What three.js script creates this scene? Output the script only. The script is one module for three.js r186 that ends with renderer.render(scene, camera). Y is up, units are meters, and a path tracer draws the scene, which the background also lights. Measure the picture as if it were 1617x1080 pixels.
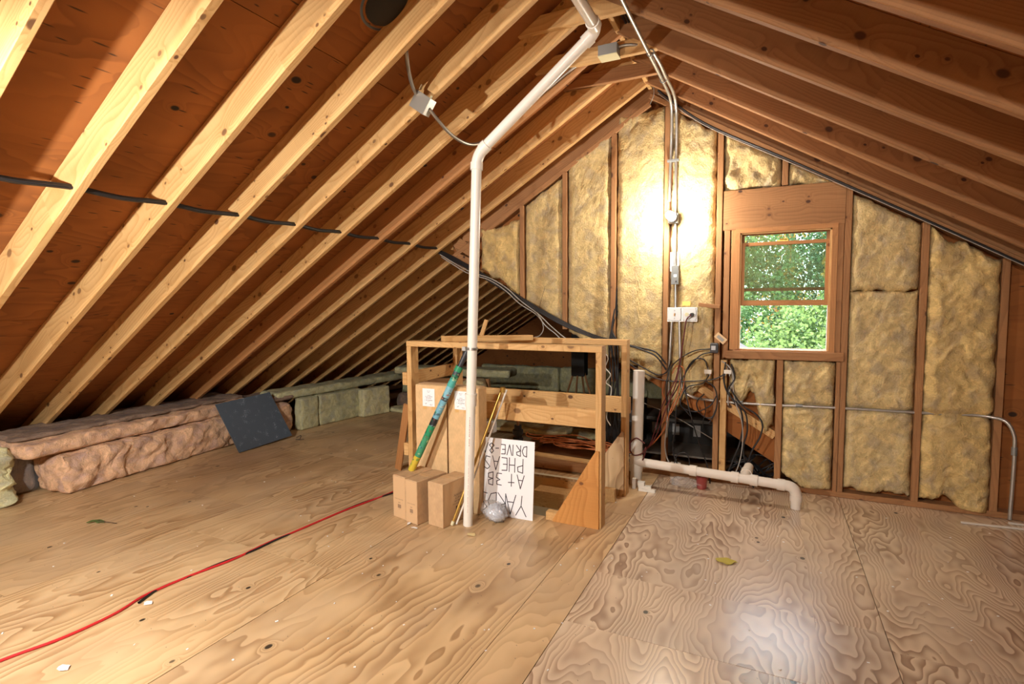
import * as THREE from 'three';
import { mergeGeometries } from 'three/addons/utils/BufferGeometryUtils.js';
import { createNoise2D, createNoise3D } from 'simplex-noise';

// ---------------------------------------------------------------- camera, sky, sun, exposure
const scene = new THREE.Scene();
const renderer = new THREE.WebGLRenderer({ antialias: true });
renderer.toneMapping = THREE.LinearToneMapping;
renderer.toneMappingExposure = 1.0;
renderer.shadowMap.enabled = true;
const EYE = 1.345, FPX = 844.25;
const camera = new THREE.PerspectiveCamera(2 * Math.atan(540 / FPX) * 180 / Math.PI, 1617 / 1080, 0.05, 200);
const RAD = Math.PI / 180;
camera.position.set(0, EYE, 0);
camera.rotation.order = 'YXZ';
camera.rotation.set(-3.88 * RAD, 25.8 * RAD, -0.365 * RAD);
camera.updateMatrixWorld(true);
scene.background = new THREE.Color().setRGB(0.86, 0.97, 1.12);
scene.backgroundIntensity = 9.5;
const sun = new THREE.DirectionalLight(new THREE.Color(1, 0.9, 0.72), 16.0);
sun.position.set(-9, 14, 4); sun.target.position.set(0, 1, -16); scene.add(sun, sun.target);
sun.castShadow = true; Object.assign(sun.shadow.camera, { left: -20, right: 20, top: 20, bottom: -20, near: 0.5, far: 60 });
const BULB_I = 3.6, LAMP_I = 19, UNSEEN_GLOBE_I = 35;      // candela: gable bulb, unseen lamp at left, unseen globe behind the camera
const BULB_C = [1, 0.91, 0.78], LAMP_C = [1, 0.97, 0.92], LAMP_A = 68, UNSEEN_GLOBE_C = [1, 0.96, 0.9];

// ---------------------------------------------------------------- helpers
function rng(seed) { let a = seed >>> 0; return () => { a = (a + 0x6D2B79F5) | 0; let t = Math.imul(a ^ (a >>> 15), 1 | a); t = (t + Math.imul(t ^ (t >>> 7), 61 | t)) ^ t; return ((t ^ (t >>> 14)) >>> 0) / 4294967296; }; }
const rnd = rng(7), n2 = createNoise2D(rng(11)), n3 = createNoise3D(rng(12));
const V = (x, y, z) => new THREE.Vector3(x, y, z);
const clamp = (x, a = 0, b = 1) => Math.min(b, Math.max(a, x)), mix = (a, b, t) => a + (b - a) * t;
const sm = (a, b, x) => { const t = clamp((x - a) / (b - a)); return t * t * (3 - 2 * t); };
function ray(px, py) { return V(px - 808.5, 540 - py, -FPX).applyQuaternion(camera.quaternion); }
const at = (px, py, z) => { const d = ray(px, py); return V(0, EYE, 0).addScaledVector(d, z / d.z); };          // measured point on the plane z
const onFloor = (px, py, y = 0) => { const d = ray(px, py); return V(0, EYE, 0).addScaledVector(d, (y - EYE) / d.y); };
const used = {};
function numbered(n) { if (!(n in used)) { used[n] = 0; return n; } used[n]++; return n + '_' + String(used[n]).padStart(3, '0'); }
function meta(o, label, category, group) { o.userData.label = label; o.userData.category = category; if (group) o.userData.group = group; return o; }
function thing(name, label, category, pos = [0, 0, 0], group) {
  const o = new THREE.Group(); o.name = numbered(name); o.position.set(...(pos.isVector3 ? pos.toArray() : pos)); scene.add(o); return meta(o, label, category, group);
}
function struct(name) { const o = new THREE.Group(); o.name = name; o.userData.kind = 'structure'; scene.add(o); return o; }
function shade(m) { m.castShadow = true; m.receiveShadow = true; return m; }
function part(name, geo, mat, parent, world = true) {           // a named mesh; geometry given in world space is re-based on its parent
  const m = shade(new THREE.Mesh(geo, mat)); m.name = name;
  if (parent) { parent.add(m); if (world) { const p = V(0, 0, 0); for (let q = parent; q && q !== scene; q = q.parent) p.sub(q.position); m.position.add(p); } }
  return m;
}
function solo(name, geo, mat, label, category, group, pos) {    // a thing that is one mesh
  const m = shade(new THREE.Mesh(geo, mat)); m.name = numbered(name); scene.add(m);
  if (pos) m.position.set(...pos);
  return meta(m, label, category, group);
}
// ---- textures
function dataTex(w, h, fn, srgb = true) {
  const d = new Uint8Array(w * h * 4), c = [0, 0, 0];
  for (let y = 0, i = 0; y < h; y++) for (let x = 0; x < w; x++, i += 4) { fn(x, y, c); d[i] = clamp(c[0]) * 255; d[i + 1] = clamp(c[1]) * 255; d[i + 2] = clamp(c[2]) * 255; d[i + 3] = 255; }
  const t = new THREE.DataTexture(d, w, h); t.magFilter = THREE.LinearFilter; t.minFilter = THREE.LinearMipmapLinearFilter; t.generateMipmaps = true;
  t.wrapS = t.wrapT = THREE.RepeatWrapping; if (srgb) t.colorSpace = THREE.SRGBColorSpace; t.needsUpdate = true; return t;
}
function canvasTex(w, h, draw) {
  const c = document.createElement('canvas'); c.width = w; c.height = h; const g = c.getContext('2d'); draw(g, w, h);
  const t = new THREE.CanvasTexture(c); t.colorSpace = THREE.SRGBColorSpace; return t;
}
const hex = (s) => { const v = parseInt(s.slice(1), 16); return [(v >> 16) / 255, ((v >> 8) & 255) / 255, (v & 255) / 255]; };
// rotary-cut plywood veneer: u runs along the grain, L x Wd metres
function plyTex(w, h, L, Wd, seed, o) {
  const r = rng(seed), lo = hex(o.light), dk = hex(o.dark), sx = r() * 100, sy = r() * 100, knots = [], marks = [];
  for (let i = 0; i < o.knots; i++) knots.push([r() * L, r() * Wd, 0.008 + r() * o.knotR, r() * 0.5]);
  for (let i = 0; i < (o.marks || 0); i++) marks.push([r() * L, r() * Wd, 0.014 + r() * 0.03, 0.0016 + r() * 0.0035]);
  const cell = 0.1, gx = Math.ceil(L / cell), grid = {};
  const put = (list, tag, m) => list.forEach((k, i) => { for (let a = -m; a <= m; a++) for (let b = -m; b <= m; b++) { const key = (Math.floor(k[0] / cell) + a) + gx * 2 * (Math.floor(k[1] / cell) + b); (grid[key] ||= []).push([tag, k]); } });
  put(knots, 0, 1); put(marks, 1, 1);
  return dataTex(w, h, (x, y, c) => {
    const X = x / w * L, Y = y / h * Wd;
    const q = o.stretch || 1; let f = n2(X * 0.55 * q + sx, Y * 1.5 + sy) * o.wild + n2(X * 1.7 * q + sx, Y * 4.3) * o.wild * 0.32 + n2(X * 6 + sy, Y * 13) * o.wild * 0.05 + Y * o.lines;
    const near = grid[Math.floor(X / cell) + gx * 2 * Math.floor(Y / cell)];
    let dark = 0;
    if (near) for (const [tag, k] of near) {
      const dx = X - k[0], dy = Y - k[1];
      if (tag === 0) { const d = Math.hypot(dx * 0.75, dy) / k[2]; f += 1.2 * Math.exp(-d * d * 0.35) * 3; dark = Math.max(dark, (0.55 + k[3]) * (1 - sm(0.55, 1.0, d))); }
      else { const d = Math.hypot(dx / k[2], dy / k[3]); dark = Math.max(dark, 0.75 * (1 - sm(0.3, 1.0, d))); }
    }
    const t = f - Math.floor(f), band = Math.pow(t, 1.6) * (1 - sm(0.93, 1, t));
    const zone = clamp(0.55 + 0.75 * n2(X * 0.9 + sy, Y * 1.8 + sx));
    const fib = n2(X * 9 + sx, Y * 330) * 0.5 + n2(X * 30, Y * 600 + sy) * 0.5;
    let k = band * mix(o.soft, 1, zone) * o.contrast + fib * 0.07 + 0.5 * (0.5 + 0.5 * n2(X * 2.2 + 9, Y * 3.1 + sx)) * o.blotch;
    k = clamp(k);
    const grey = o.grey ? o.grey * clamp(0.3 + n2(X * 1.3 + sx * 2, Y * 1.4 + sy * 2) + 0.3 * n2(X * 7, Y * 9 + sx)) : 0;
    for (let i = 0; i < 3; i++) { let v = mix(lo[i], dk[i], k); v = mix(v, [0.62, 0.57, 0.53][i], grey); c[i] = v * (1 - dark * 0.8) * (1 + 0.03 * fib); }
    if (o.dirt) { const q = n2(X * 45 + sy, Y * 45) ; if (q > 0.93) for (let i = 0; i < 3; i++) c[i] = mix(c[i], 0.22, (q - 0.93) * 9); }
  });
}
function lumberTex(w, h, L, Wd, seed, o) {
  const r = rng(seed), lo = hex(o.light), dk = hex(o.dark), kn = hex(o.knot), sx = r() * 100, knots = [];
  for (let i = 0; i < o.knots; i++) knots.push([r() * L, r() * Wd, 0.006 + r() * r() * 0.016, r()]);
  return dataTex(w, h, (x, y, c) => {
    const X = x / w * L, Y = y / h * Wd; let f = Y * 42 + n2(X * 0.5 + sx, Y * 3) * 3.0 + n2(X * 2.1, Y * 9 + sx) * 0.7, dark = 0, halo = 0;
    for (const k of knots) {
      let dx = Math.abs(X - k[0]); if (dx > L / 2) dx = L - dx; if (dx > 0.25) continue;
      const dy = Y - k[1], d = Math.hypot(dx * 0.7, dy) / k[2];
      f += Math.sign(dy) * 2.2 * Math.exp(-Math.abs(dy) / (k[2] * 2.2)) * Math.exp(-dx * dx / (k[2] * k[2] * 9));
      dark = Math.max(dark, (0.45 + 0.55 * k[3]) * (1 - sm(0.6, 1.05, d))); halo = Math.max(halo, 0.45 * Math.exp(-d * d * 0.16));
    }
    const t = f - Math.floor(f), band = Math.pow(t, 2) * (1 - sm(0.88, 1, t)), fib = n2(X * 12 + sx, Y * 420);
    const k = clamp(band * o.contrast + 0.5 * o.blotch * (0.5 + 0.5 * n2(X * 1.4 + sx, Y * 5)) + fib * 0.06 + halo * 0.5);
    const saw = n2(X * 160, Y * 6 + sx) * 0.018;
    for (let i = 0; i < 3; i++) { c[i] = mix(lo[i], dk[i], k) * (1 + saw); c[i] = mix(c[i], kn[i], dark); }
  });
}
// ---- geometry
function setGeo(pos, uv, idx) {
  const g = new THREE.BufferGeometry(); g.setAttribute('position', new THREE.Float32BufferAttribute(pos, 3));
  if (uv) g.setAttribute('uv', new THREE.Float32BufferAttribute(uv, 2)); if (idx) g.setIndex(idx); g.computeVertexNormals(); return g;
}
const boardCache = {};
function boardGeo(L, H, T, variant = 0, tw = 2.4, th = 0.6) {   // sawn board along x with eased edges; uv in metres
  const key = [L.toFixed(3), H.toFixed(3), T.toFixed(3), variant, tw].join(); if (boardCache[key]) return boardCache[key];
  const c = Math.min(0.003, T * 0.15, H * 0.15), y = H / 2, z = T / 2, x = L / 2, pos = [], uv = [], idx = [];
  const ring = [[y - c, z], [-y + c, z], [-y, z - c], [-y, -z + c], [-y + c, -z], [y - c, -z], [y, -z + c], [y, z - c]];
  const o = variant * 0.377, ov = variant * 0.211; let s = 0;
  for (let i = 0; i < 8; i++) {
    const a = ring[i], b = ring[(i + 1) % 8], l = Math.hypot(a[0] - b[0], a[1] - b[1]), n = pos.length / 3;
    pos.push(-x, a[0], a[1], x, a[0], a[1], x, b[0], b[1], -x, b[0], b[1]);
    const v0 = (s + ov) / th, v1 = (s + l + ov) / th; uv.push(o, v0, o + L / tw, v0, o + L / tw, v1, o, v1); s += l;
    idx.push(n, n + 2, n + 1, n, n + 3, n + 2);
  }
  for (const e of [-1, 1]) { const n = pos.length / 3; for (const [a, b] of ring) { pos.push(e * x, a, b); uv.push(o + b * 0.3 / tw, (a + 0.1) / th); } for (let i = 1; i < 7; i++) e > 0 ? idx.push(n, n + i + 1, n + i) : idx.push(n, n + i, n + i + 1); }
  const g = setGeo(pos, uv, idx); // ring runs so that faces look outward
  const gi = g.index.array; { const p = g.attributes.position, A = V(0, 0, 0).fromBufferAttribute(p, gi[0]), B = V(0, 0, 0).fromBufferAttribute(p, gi[1]), C = V(0, 0, 0).fromBufferAttribute(p, gi[2]); const nn = B.sub(A).cross(C.sub(A)); if (nn.z < 0) for (let i = 0; i < gi.length; i += 3) { const t = gi[i + 1]; gi[i + 1] = gi[i + 2]; gi[i + 2] = t; } }
  g.computeVertexNormals(); return boardCache[key] = g;
}
function board(name, a, b, H, T, mat, parent, variant = 0, up = V(0, 1, 0)) {     // board from a to b (centre line), H along up, T across
  const d = b.clone().sub(a), L = d.length(), X = d.normalize(), Z = X.clone().cross(up).normalize(), Y = Z.clone().cross(X);
  const m = part(name, boardGeo(L, H, T, variant), mat, parent);
  m.quaternion.setFromRotationMatrix(new THREE.Matrix4().makeBasis(X, Y, Z)); m.position.add(a.clone().add(b).multiplyScalar(0.5)); return m;
}
function bx(x0, x1, y0, y1, z0, z1) { const g = new THREE.BoxGeometry(x1 - x0, y1 - y0, z1 - z0); g.translate((x0 + x1) / 2, (y0 + y1) / 2, (z0 + z1) / 2); return g; }
function chamferBox(w, h, d, c = 0.003) {
  const s = new THREE.Shape(); s.moveTo(-w / 2 + c, -d / 2 + c); s.lineTo(w / 2 - c, -d / 2 + c); s.lineTo(w / 2 - c, d / 2 - c); s.lineTo(-w / 2 + c, d / 2 - c); s.closePath();
  const g = new THREE.ExtrudeGeometry(s, { depth: h - 2 * c, bevelEnabled: true, bevelThickness: c, bevelSize: c, bevelSegments: 1, steps: 1 }); g.rotateX(-Math.PI / 2); g.translate(0, c, 0); return g;
}
const tubeG = (pts, r, seg, rad = 8, closed = false) => new THREE.TubeGeometry(new THREE.CatmullRomCurve3(pts, closed, 'centripetal'), seg || pts.length * 8, r, rad, closed);
function straight(a, b, r, rad = 20, cap = true) { const d = b.clone().sub(a), g = new THREE.CylinderGeometry(r, r, d.length(), rad, 1, !cap); g.applyQuaternion(new THREE.Quaternion().setFromUnitVectors(V(0, 1, 0), d.clone().normalize())); const c = a.clone().add(b).multiplyScalar(0.5); g.translate(c.x, c.y, c.z); return g; }
function weldNormals(g) {
  const p = g.attributes.position, n = g.attributes.normal, m = {};
  g.computeVertexNormals(); const nn = g.attributes.normal;
  for (let i = 0; i < p.count; i++) { const k = [p.getX(i), p.getY(i), p.getZ(i)].map((v) => v.toFixed(4)).join(); const e = m[k] ||= V(0, 0, 0); e.x += nn.getX(i); e.y += nn.getY(i); e.z += nn.getZ(i); }
  for (let i = 0; i < p.count; i++) { const e = m[[p.getX(i), p.getY(i), p.getZ(i)].map((v) => v.toFixed(4)).join()]; const q = e.clone().normalize(); nn.setXYZ(i, q.x, q.y, q.z); }
  return g;
}
function fluff(w, h, d, seed, amp = 0.025, round = 0.04, cell = 0.022, strata = 0) {  // a soft block of glass wool, base at y = 0
  const g = new THREE.BoxGeometry(w, h, d, Math.max(3, Math.round(w / cell)), Math.max(3, Math.round(h / cell)), Math.max(3, Math.round(d / cell))), p = g.attributes.position, uv = g.attributes.uv, nr = g.attributes.normal;
  for (let i = 0; i < p.count; i++) {
    const q = V(p.getX(i), p.getY(i), p.getZ(i)), o = q.clone();
    if (Math.abs(nr.getX(i)) > 0.5) uv.setXY(i, q.z * 2, q.y * 2); else if (Math.abs(nr.getY(i)) > 0.5) uv.setXY(i, q.x * 2, q.z * 2); else uv.setXY(i, q.x * 2, q.y * 2);
    const inn = V(clamp(q.x, -w / 2 + round, w / 2 - round), clamp(q.y, -h / 2 + round, h / 2 - round), clamp(q.z, -d / 2 + round, d / 2 - round)), e = q.clone().sub(inn), l = e.length();
    if (l > round) e.multiplyScalar(round / l); q.copy(inn).add(e);
    const bot = sm(-h / 2, -h / 2 + 0.05, o.y), s = seed * 3.7;
    for (const [f, a] of [[3.2, 1], [8, 0.55], [19, 0.3]]) {
      q.x += a * amp * n3(o.x * f + s, o.y * f * (1 + strata), o.z * f); q.z += a * amp * n3(o.x * f, o.y * f * (1 + strata) + s, o.z * f + 31);
      q.y += a * amp * 0.6 * bot * n3(o.x * f + 17, o.y * f, o.z * f + s);
    }
    q.y += h / 2; if (q.y < 0.001) q.y = 0.001; p.setXYZ(i, q.x, q.y, q.z);
  }
  return weldNormals(g);
}
function batt(x0, x1, yb, yt, zb, thick, seed, o = {}) {        // a batt stuffed in a stud bay, front towards +z
  const amp = o.amp ?? 0.018, W = x1 - x0, hm = yt((x0 + x1) / 2) - yb((x0 + x1) / 2), nu = Math.max(8, Math.round(W / 0.014)), nv = Math.max(8, Math.round(hm / 0.016)), pos = [], uv = [], idx = [];
  for (let j = -1; j <= nv + 1; j++) for (let i = -1; i <= nu + 1; i++) {
    const skirt = i < 0 || j < 0 || i > nu || j > nv, u = clamp(i / nu), v = clamp(j / nv);
    const rag = o.rag ?? 0.012; let x = x0 + W * u; const b = yb(x) + rag * (1.2 * n2(x * 6, seed * 5.3) + 0.5 * n2(x * 30, seed * 5.3) + 0.25 * n2(x * 80, seed)), t = yt(x) + rag * (0.7 * n2(x * 9, seed * 9.1) + 0.3 * n2(x * 50, seed)); let y = mix(b, t, v);
    x += (u < 0.5 ? 1 : -1) * 0.35 * rag * (0.7 + 0.7 * n2(y * 6, seed * 3 + (u < 0.5 ? 0 : 50)) + 0.3 * n2(y * 40, seed)) * (1 - 2 * Math.min(u, 1 - u));
    const e = Math.min((u < 0.5 ? u : 1 - u) * W, v * hm, (1 - v) * hm), pr = Math.sqrt(clamp(e / 0.045));
    let z = thick * mix(0.62, 1, pr), s = seed * 7.7; const wx = x + 0.07 * n2(x * 5 + s, y * 5) + 0.02 * n2(x * 14, y * 14 + s), wy = y + 0.07 * n2(x * 5, y * 5 + s + 30);
    z += amp * (0.9 * n2(x * 4 + s, y * 3.2) + 0.5 * n2(wx * 8 + s, wy * 7 + s) + 0.22 * n2(wx * 20, wy * 15 + s) + 0.07 * n2(wx * 46 + s, wy * 40)) * mix(0.5, 1, pr);
    z -= amp * 0.9 * Math.pow(1 - Math.abs(n2(wx * 3.1 + s + 40, wy * 4.5)), 10);
    if (o.pinch) z -= 0.035 * Math.exp(-Math.pow((y - o.pinch) / 0.022, 2));
    if (o.floor !== undefined && y < o.floor) y = o.floor;
    if (skirt) z = 0; else z = Math.max(0.012, z);
    pos.push(x, y, zb + z); uv.push(x * 2, y * 2);
  }
  const row = nu + 3; for (let j = 0; j < nv + 2; j++) for (let i = 0; i < row - 1; i++) { const a = j * row + i; idx.push(a, a + 1, a + row + 1, a, a + row + 1, a + row); }
  return setGeo(pos, uv, idx);
}
// ---------------------------------------------------------------- materials
const std = (o) => new THREE.MeshStandardMaterial(o), phys = (o) => new THREE.MeshPhysicalMaterial(o);
const T = {};
T.floor = [1, 2, 3].map((i) => plyTex(2048, 1024, 2.44, 1.22, 100 + i, [
  { light: '#d9bb8e', dark: '#8a643c', stretch: 0.45, wild: 5.0, lines: 12, contrast: 0.68, soft: 0.25, blotch: 0.35, knots: 7, knotR: 0.008, grey: 0.1, dirt: 1 },
  { light: '#dcc6a8', dark: '#7c5c44', stretch: 0.62, wild: 9.0, lines: 6, contrast: 0.85, soft: 0.35, blotch: 0.3, knots: 5, knotR: 0.007, grey: 0.24, dirt: 1 },
  { light: '#d5b587', dark: '#86623c', stretch: 0.45, wild: 4.6, lines: 14, contrast: 0.66, soft: 0.2, blotch: 0.45, knots: 8, knotR: 0.009, grey: 0.16, dirt: 1 }][i - 1]));
T.sheath = [1, 2].map((i) => plyTex(1024, 512, 2.44, 1.22, 200 + i, { light: '#9c602b', dark: '#704016', wild: i === 1 ? 3.2 : 5.5, lines: 5, contrast: 0.5, soft: 0.25, blotch: 0.7, knots: 16, knotR: 0.018, marks: 130 }));
T.fir = lumberTex(1024, 512, 2.4, 0.6, 301, { light: '#d6ae75', dark: '#ad7f45', knot: '#56361d', contrast: 0.5, blotch: 0.6, knots: 40 });
T.cedar = lumberTex(1024, 512, 2.4, 0.6, 302, { light: '#a6784c', dark: '#7e5633', knot: '#3a2114', contrast: 0.5, blotch: 0.6, knots: 24 });
T.red = lumberTex(1024, 512, 2.4, 0.6, 303, { light: '#b88350', dark: '#966536', knot: '#5a2f18', contrast: 0.4, blotch: 0.4, knots: 16 });
T.wool = dataTex(1024, 1024, (x, y, c) => {
  const X = x / 1024, Y = y / 1024, wx = X + 0.05 * n2(X * 5, Y * 5) + 0.015 * n2(X * 19, Y * 19), wy = Y + 0.05 * n2(X * 5 + 40, Y * 5) + 0.015 * n2(X * 19 + 7, Y * 19);
  const edge = Math.min(X, 1 - X, Y, 1 - Y), k = sm(0, 0.06, edge), big = n2(wx * 3.1, wy * 2.6) * k, mid = n2(wx * 9, wy * 7), fib = n2(wx * 60, wy * 26) * 0.5 + n2(wx * 24 + 9, wy * 70) * 0.5, fine = n2(x * 0.45, y * 0.3);
  const m = 0.87 + 0.08 * mid + 0.07 * fib + 0.035 * fine, g = clamp(0.15 + 0.55 * big + 0.25 * mid) * 0.8, vein = Math.pow(1 - Math.abs(n2(wx * 5 + 3, wy * 6)), 14) * 0.08;
  c[0] = m * (1 - 0.3 * g - vein); c[1] = m * (1 - 0.27 * g - 1.1 * vein); c[2] = m * (1 - 0.08 * g - 1.4 * vein);
});
T.woolBump = dataTex(512, 512, (x, y, c) => { const v = 0.5 + 0.25 * n2(x * 0.05, y * 0.04) + 0.2 * n2(x * 0.14, y * 0.1) + 0.12 * n2(x * 0.4, y * 0.33); c[0] = c[1] = c[2] = v; }, false);
T.grit = dataTex(256, 256, (x, y, c) => { const v = 0.5 + 0.25 * n2(x * 0.1, y * 0.1) + 0.25 * n2(x * 0.4, y * 0.4); c[0] = c[1] = c[2] = v; }, false);
T.card = dataTex(256, 256, (x, y, c) => { const v = 0.95 + 0.03 * n2(x * 0.05, y * 0.05) + 0.03 * n2(x * 0.5, y * 0.12); c[0] = v; c[1] = v; c[2] = v; });
const M = {
  floor: T.floor.map((t, i) => phys({ map: t, roughness: 0.5, clearcoat: i === 1 ? 1 : 0.35, clearcoatRoughness: i === 1 ? 0.25 : 0.4, bumpMap: T.grit, bumpScale: 0.00025 })),
  sheath: T.sheath.map((t) => std({ map: t, roughness: 0.85 })),
  fir: std({ map: T.fir, roughness: 0.7 }), cedar: std({ map: T.cedar, roughness: 0.75 }), red: std({ map: T.red, roughness: 0.7 }),
  wool: std({ map: T.wool, bumpMap: T.woolBump, bumpScale: 0.0035, roughness: 1, color: new THREE.Color('#ebd092') }),
  woolDeep: std({ map: T.wool, bumpMap: T.woolBump, bumpScale: 0.0035, roughness: 1, color: new THREE.Color('#ebcb86') }),
  woolPale: std({ map: T.wool, bumpMap: T.woolBump, bumpScale: 0.003, roughness: 1, color: new THREE.Color('#f0eab4') }),
  woolGreen: std({ map: T.wool, bumpMap: T.woolBump, bumpScale: 0.003, roughness: 1, color: new THREE.Color('#d6d3a2') }),
  woolPink: std({ map: T.wool, bumpMap: T.woolBump, bumpScale: 0.0035, roughness: 1, color: new THREE.Color('#f7c99f') }),
  woolDust: std({ map: T.wool, bumpMap: T.woolBump, bumpScale: 0.0035, roughness: 1, color: new THREE.Color('#9f8670') }),
  pvc: phys({ color: '#e9e5da', roughness: 0.32, specularIntensity: 0.8 }), pvcOld: phys({ color: '#d9d0c2', roughness: 0.45 }),
  galv: std({ color: '#b9b9b4', metalness: 0.85, roughness: 0.38 }), steel: std({ color: '#a9a59b', metalness: 0.8, roughness: 0.45 }), zinc: std({ color: '#8d8f8d', metalness: 0.6, roughness: 0.5 }),
  greyPaint: std({ color: '#6c6f6e', roughness: 0.5 }), cream: std({ color: '#d8d2ab', roughness: 0.5 }),
  black: std({ color: '#1b1b1d', roughness: 0.45 }), blackSoft: std({ color: '#242321', roughness: 0.8 }), whiteWire: std({ color: '#d9d4c8', roughness: 0.5 }), greyWire: std({ color: '#9b978f', roughness: 0.5 }),
  maroon: std({ color: '#5c1f1c', roughness: 0.5 }), copper: std({ color: '#b06434', roughness: 0.5 }), redCord: std({ color: '#c22a2e', roughness: 0.4 }),
  card: std({ map: T.card, color: '#cdaa80', roughness: 0.9 }), cardTall: std({ map: T.card, color: '#e2bd8a', roughness: 0.85 }),
  white: std({ color: '#eef0f2', roughness: 0.6 }), paper: std({ color: '#e9e9e6', roughness: 0.8, side: THREE.DoubleSide }), brass: std({ color: '#c9a85a', metalness: 0.9, roughness: 0.3 }),
  slate: std({ color: '#40474f', roughness: 0.55 }), drywall: std({ color: '#d8cdb0', roughness: 0.9 }), dark: std({ color: '#2a2521', roughness: 0.9 }),
  pane: phys({ color: '#ffffff', roughness: 0.0, transmission: 1, thickness: 0, ior: 1.5 }), paneDusty: phys({ color: '#e9f1ea', roughness: 0.06, transmission: 1, thickness: 0, ior: 1.5 }),
  dust: std({ color: '#8f968c', roughness: 1, transparent: true, opacity: 1, alphaMap: dataTex(512, 512, (x, y, c) => { const v = 0.06 + 0.05 * n2(x * 0.02, y * 0.02) + 0.4 * sm(0.35, 0.9, n2(x * 0.11, y * 0.11)) + 0.2 * sm(0.2, 0.8, n2(x * 0.3, y * 0.3)); c[0] = c[1] = c[2] = v; }, false) }),
  gusset: std({ map: T.fir, color: '#f3d6ac', roughness: 0.6 }),
  clear: phys({ color: '#ffffff', roughness: 0.12, transmission: 0.9, thickness: 0, ior: 1.45, side: THREE.DoubleSide }),
  leaf: [['#44682f', 0.3], ['#587532', 0.3], ['#375d34', 0.3], ['#a58426', 0.4]].map(([c, t]) => phys({ color: c, roughness: 0.9, transmission: t, thickness: 0, side: THREE.DoubleSide })),  // last colour is a yellow standing in for sun shining through leaves
  bark: std({ color: '#5b4a3a', roughness: 1 }), grass: std({ color: '#5d7a36', roughness: 1 }), shingle: std({ color: '#4a4542', roughness: 1 }), siding: std({ color: '#b9a999', roughness: 0.9 }),
};
// ---------------------------------------------------------------- the attic: shared measures
const S = 0.6065, uL = (x) => 3.52 + S * x, uR = (x) => 2.461 - S * x, RX = -0.873, RY = 2.9905, DV = 0.19;   // undersides of the rafters, ridge
const vL = (x) => 0.21 - 0.61 * x, VX = -2.72;            // underside of the lower roof's right slope, its ridge
const STEP = 0.4064, Z0 = -1.308, ZW = -4.26, ZS = -4.352; // rafter pitch, first rafter face, stud face, inside of the gable sheathing
const upL = V(-S, 1, 0).normalize(), upR = V(S, 1, 0).normalize();
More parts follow.
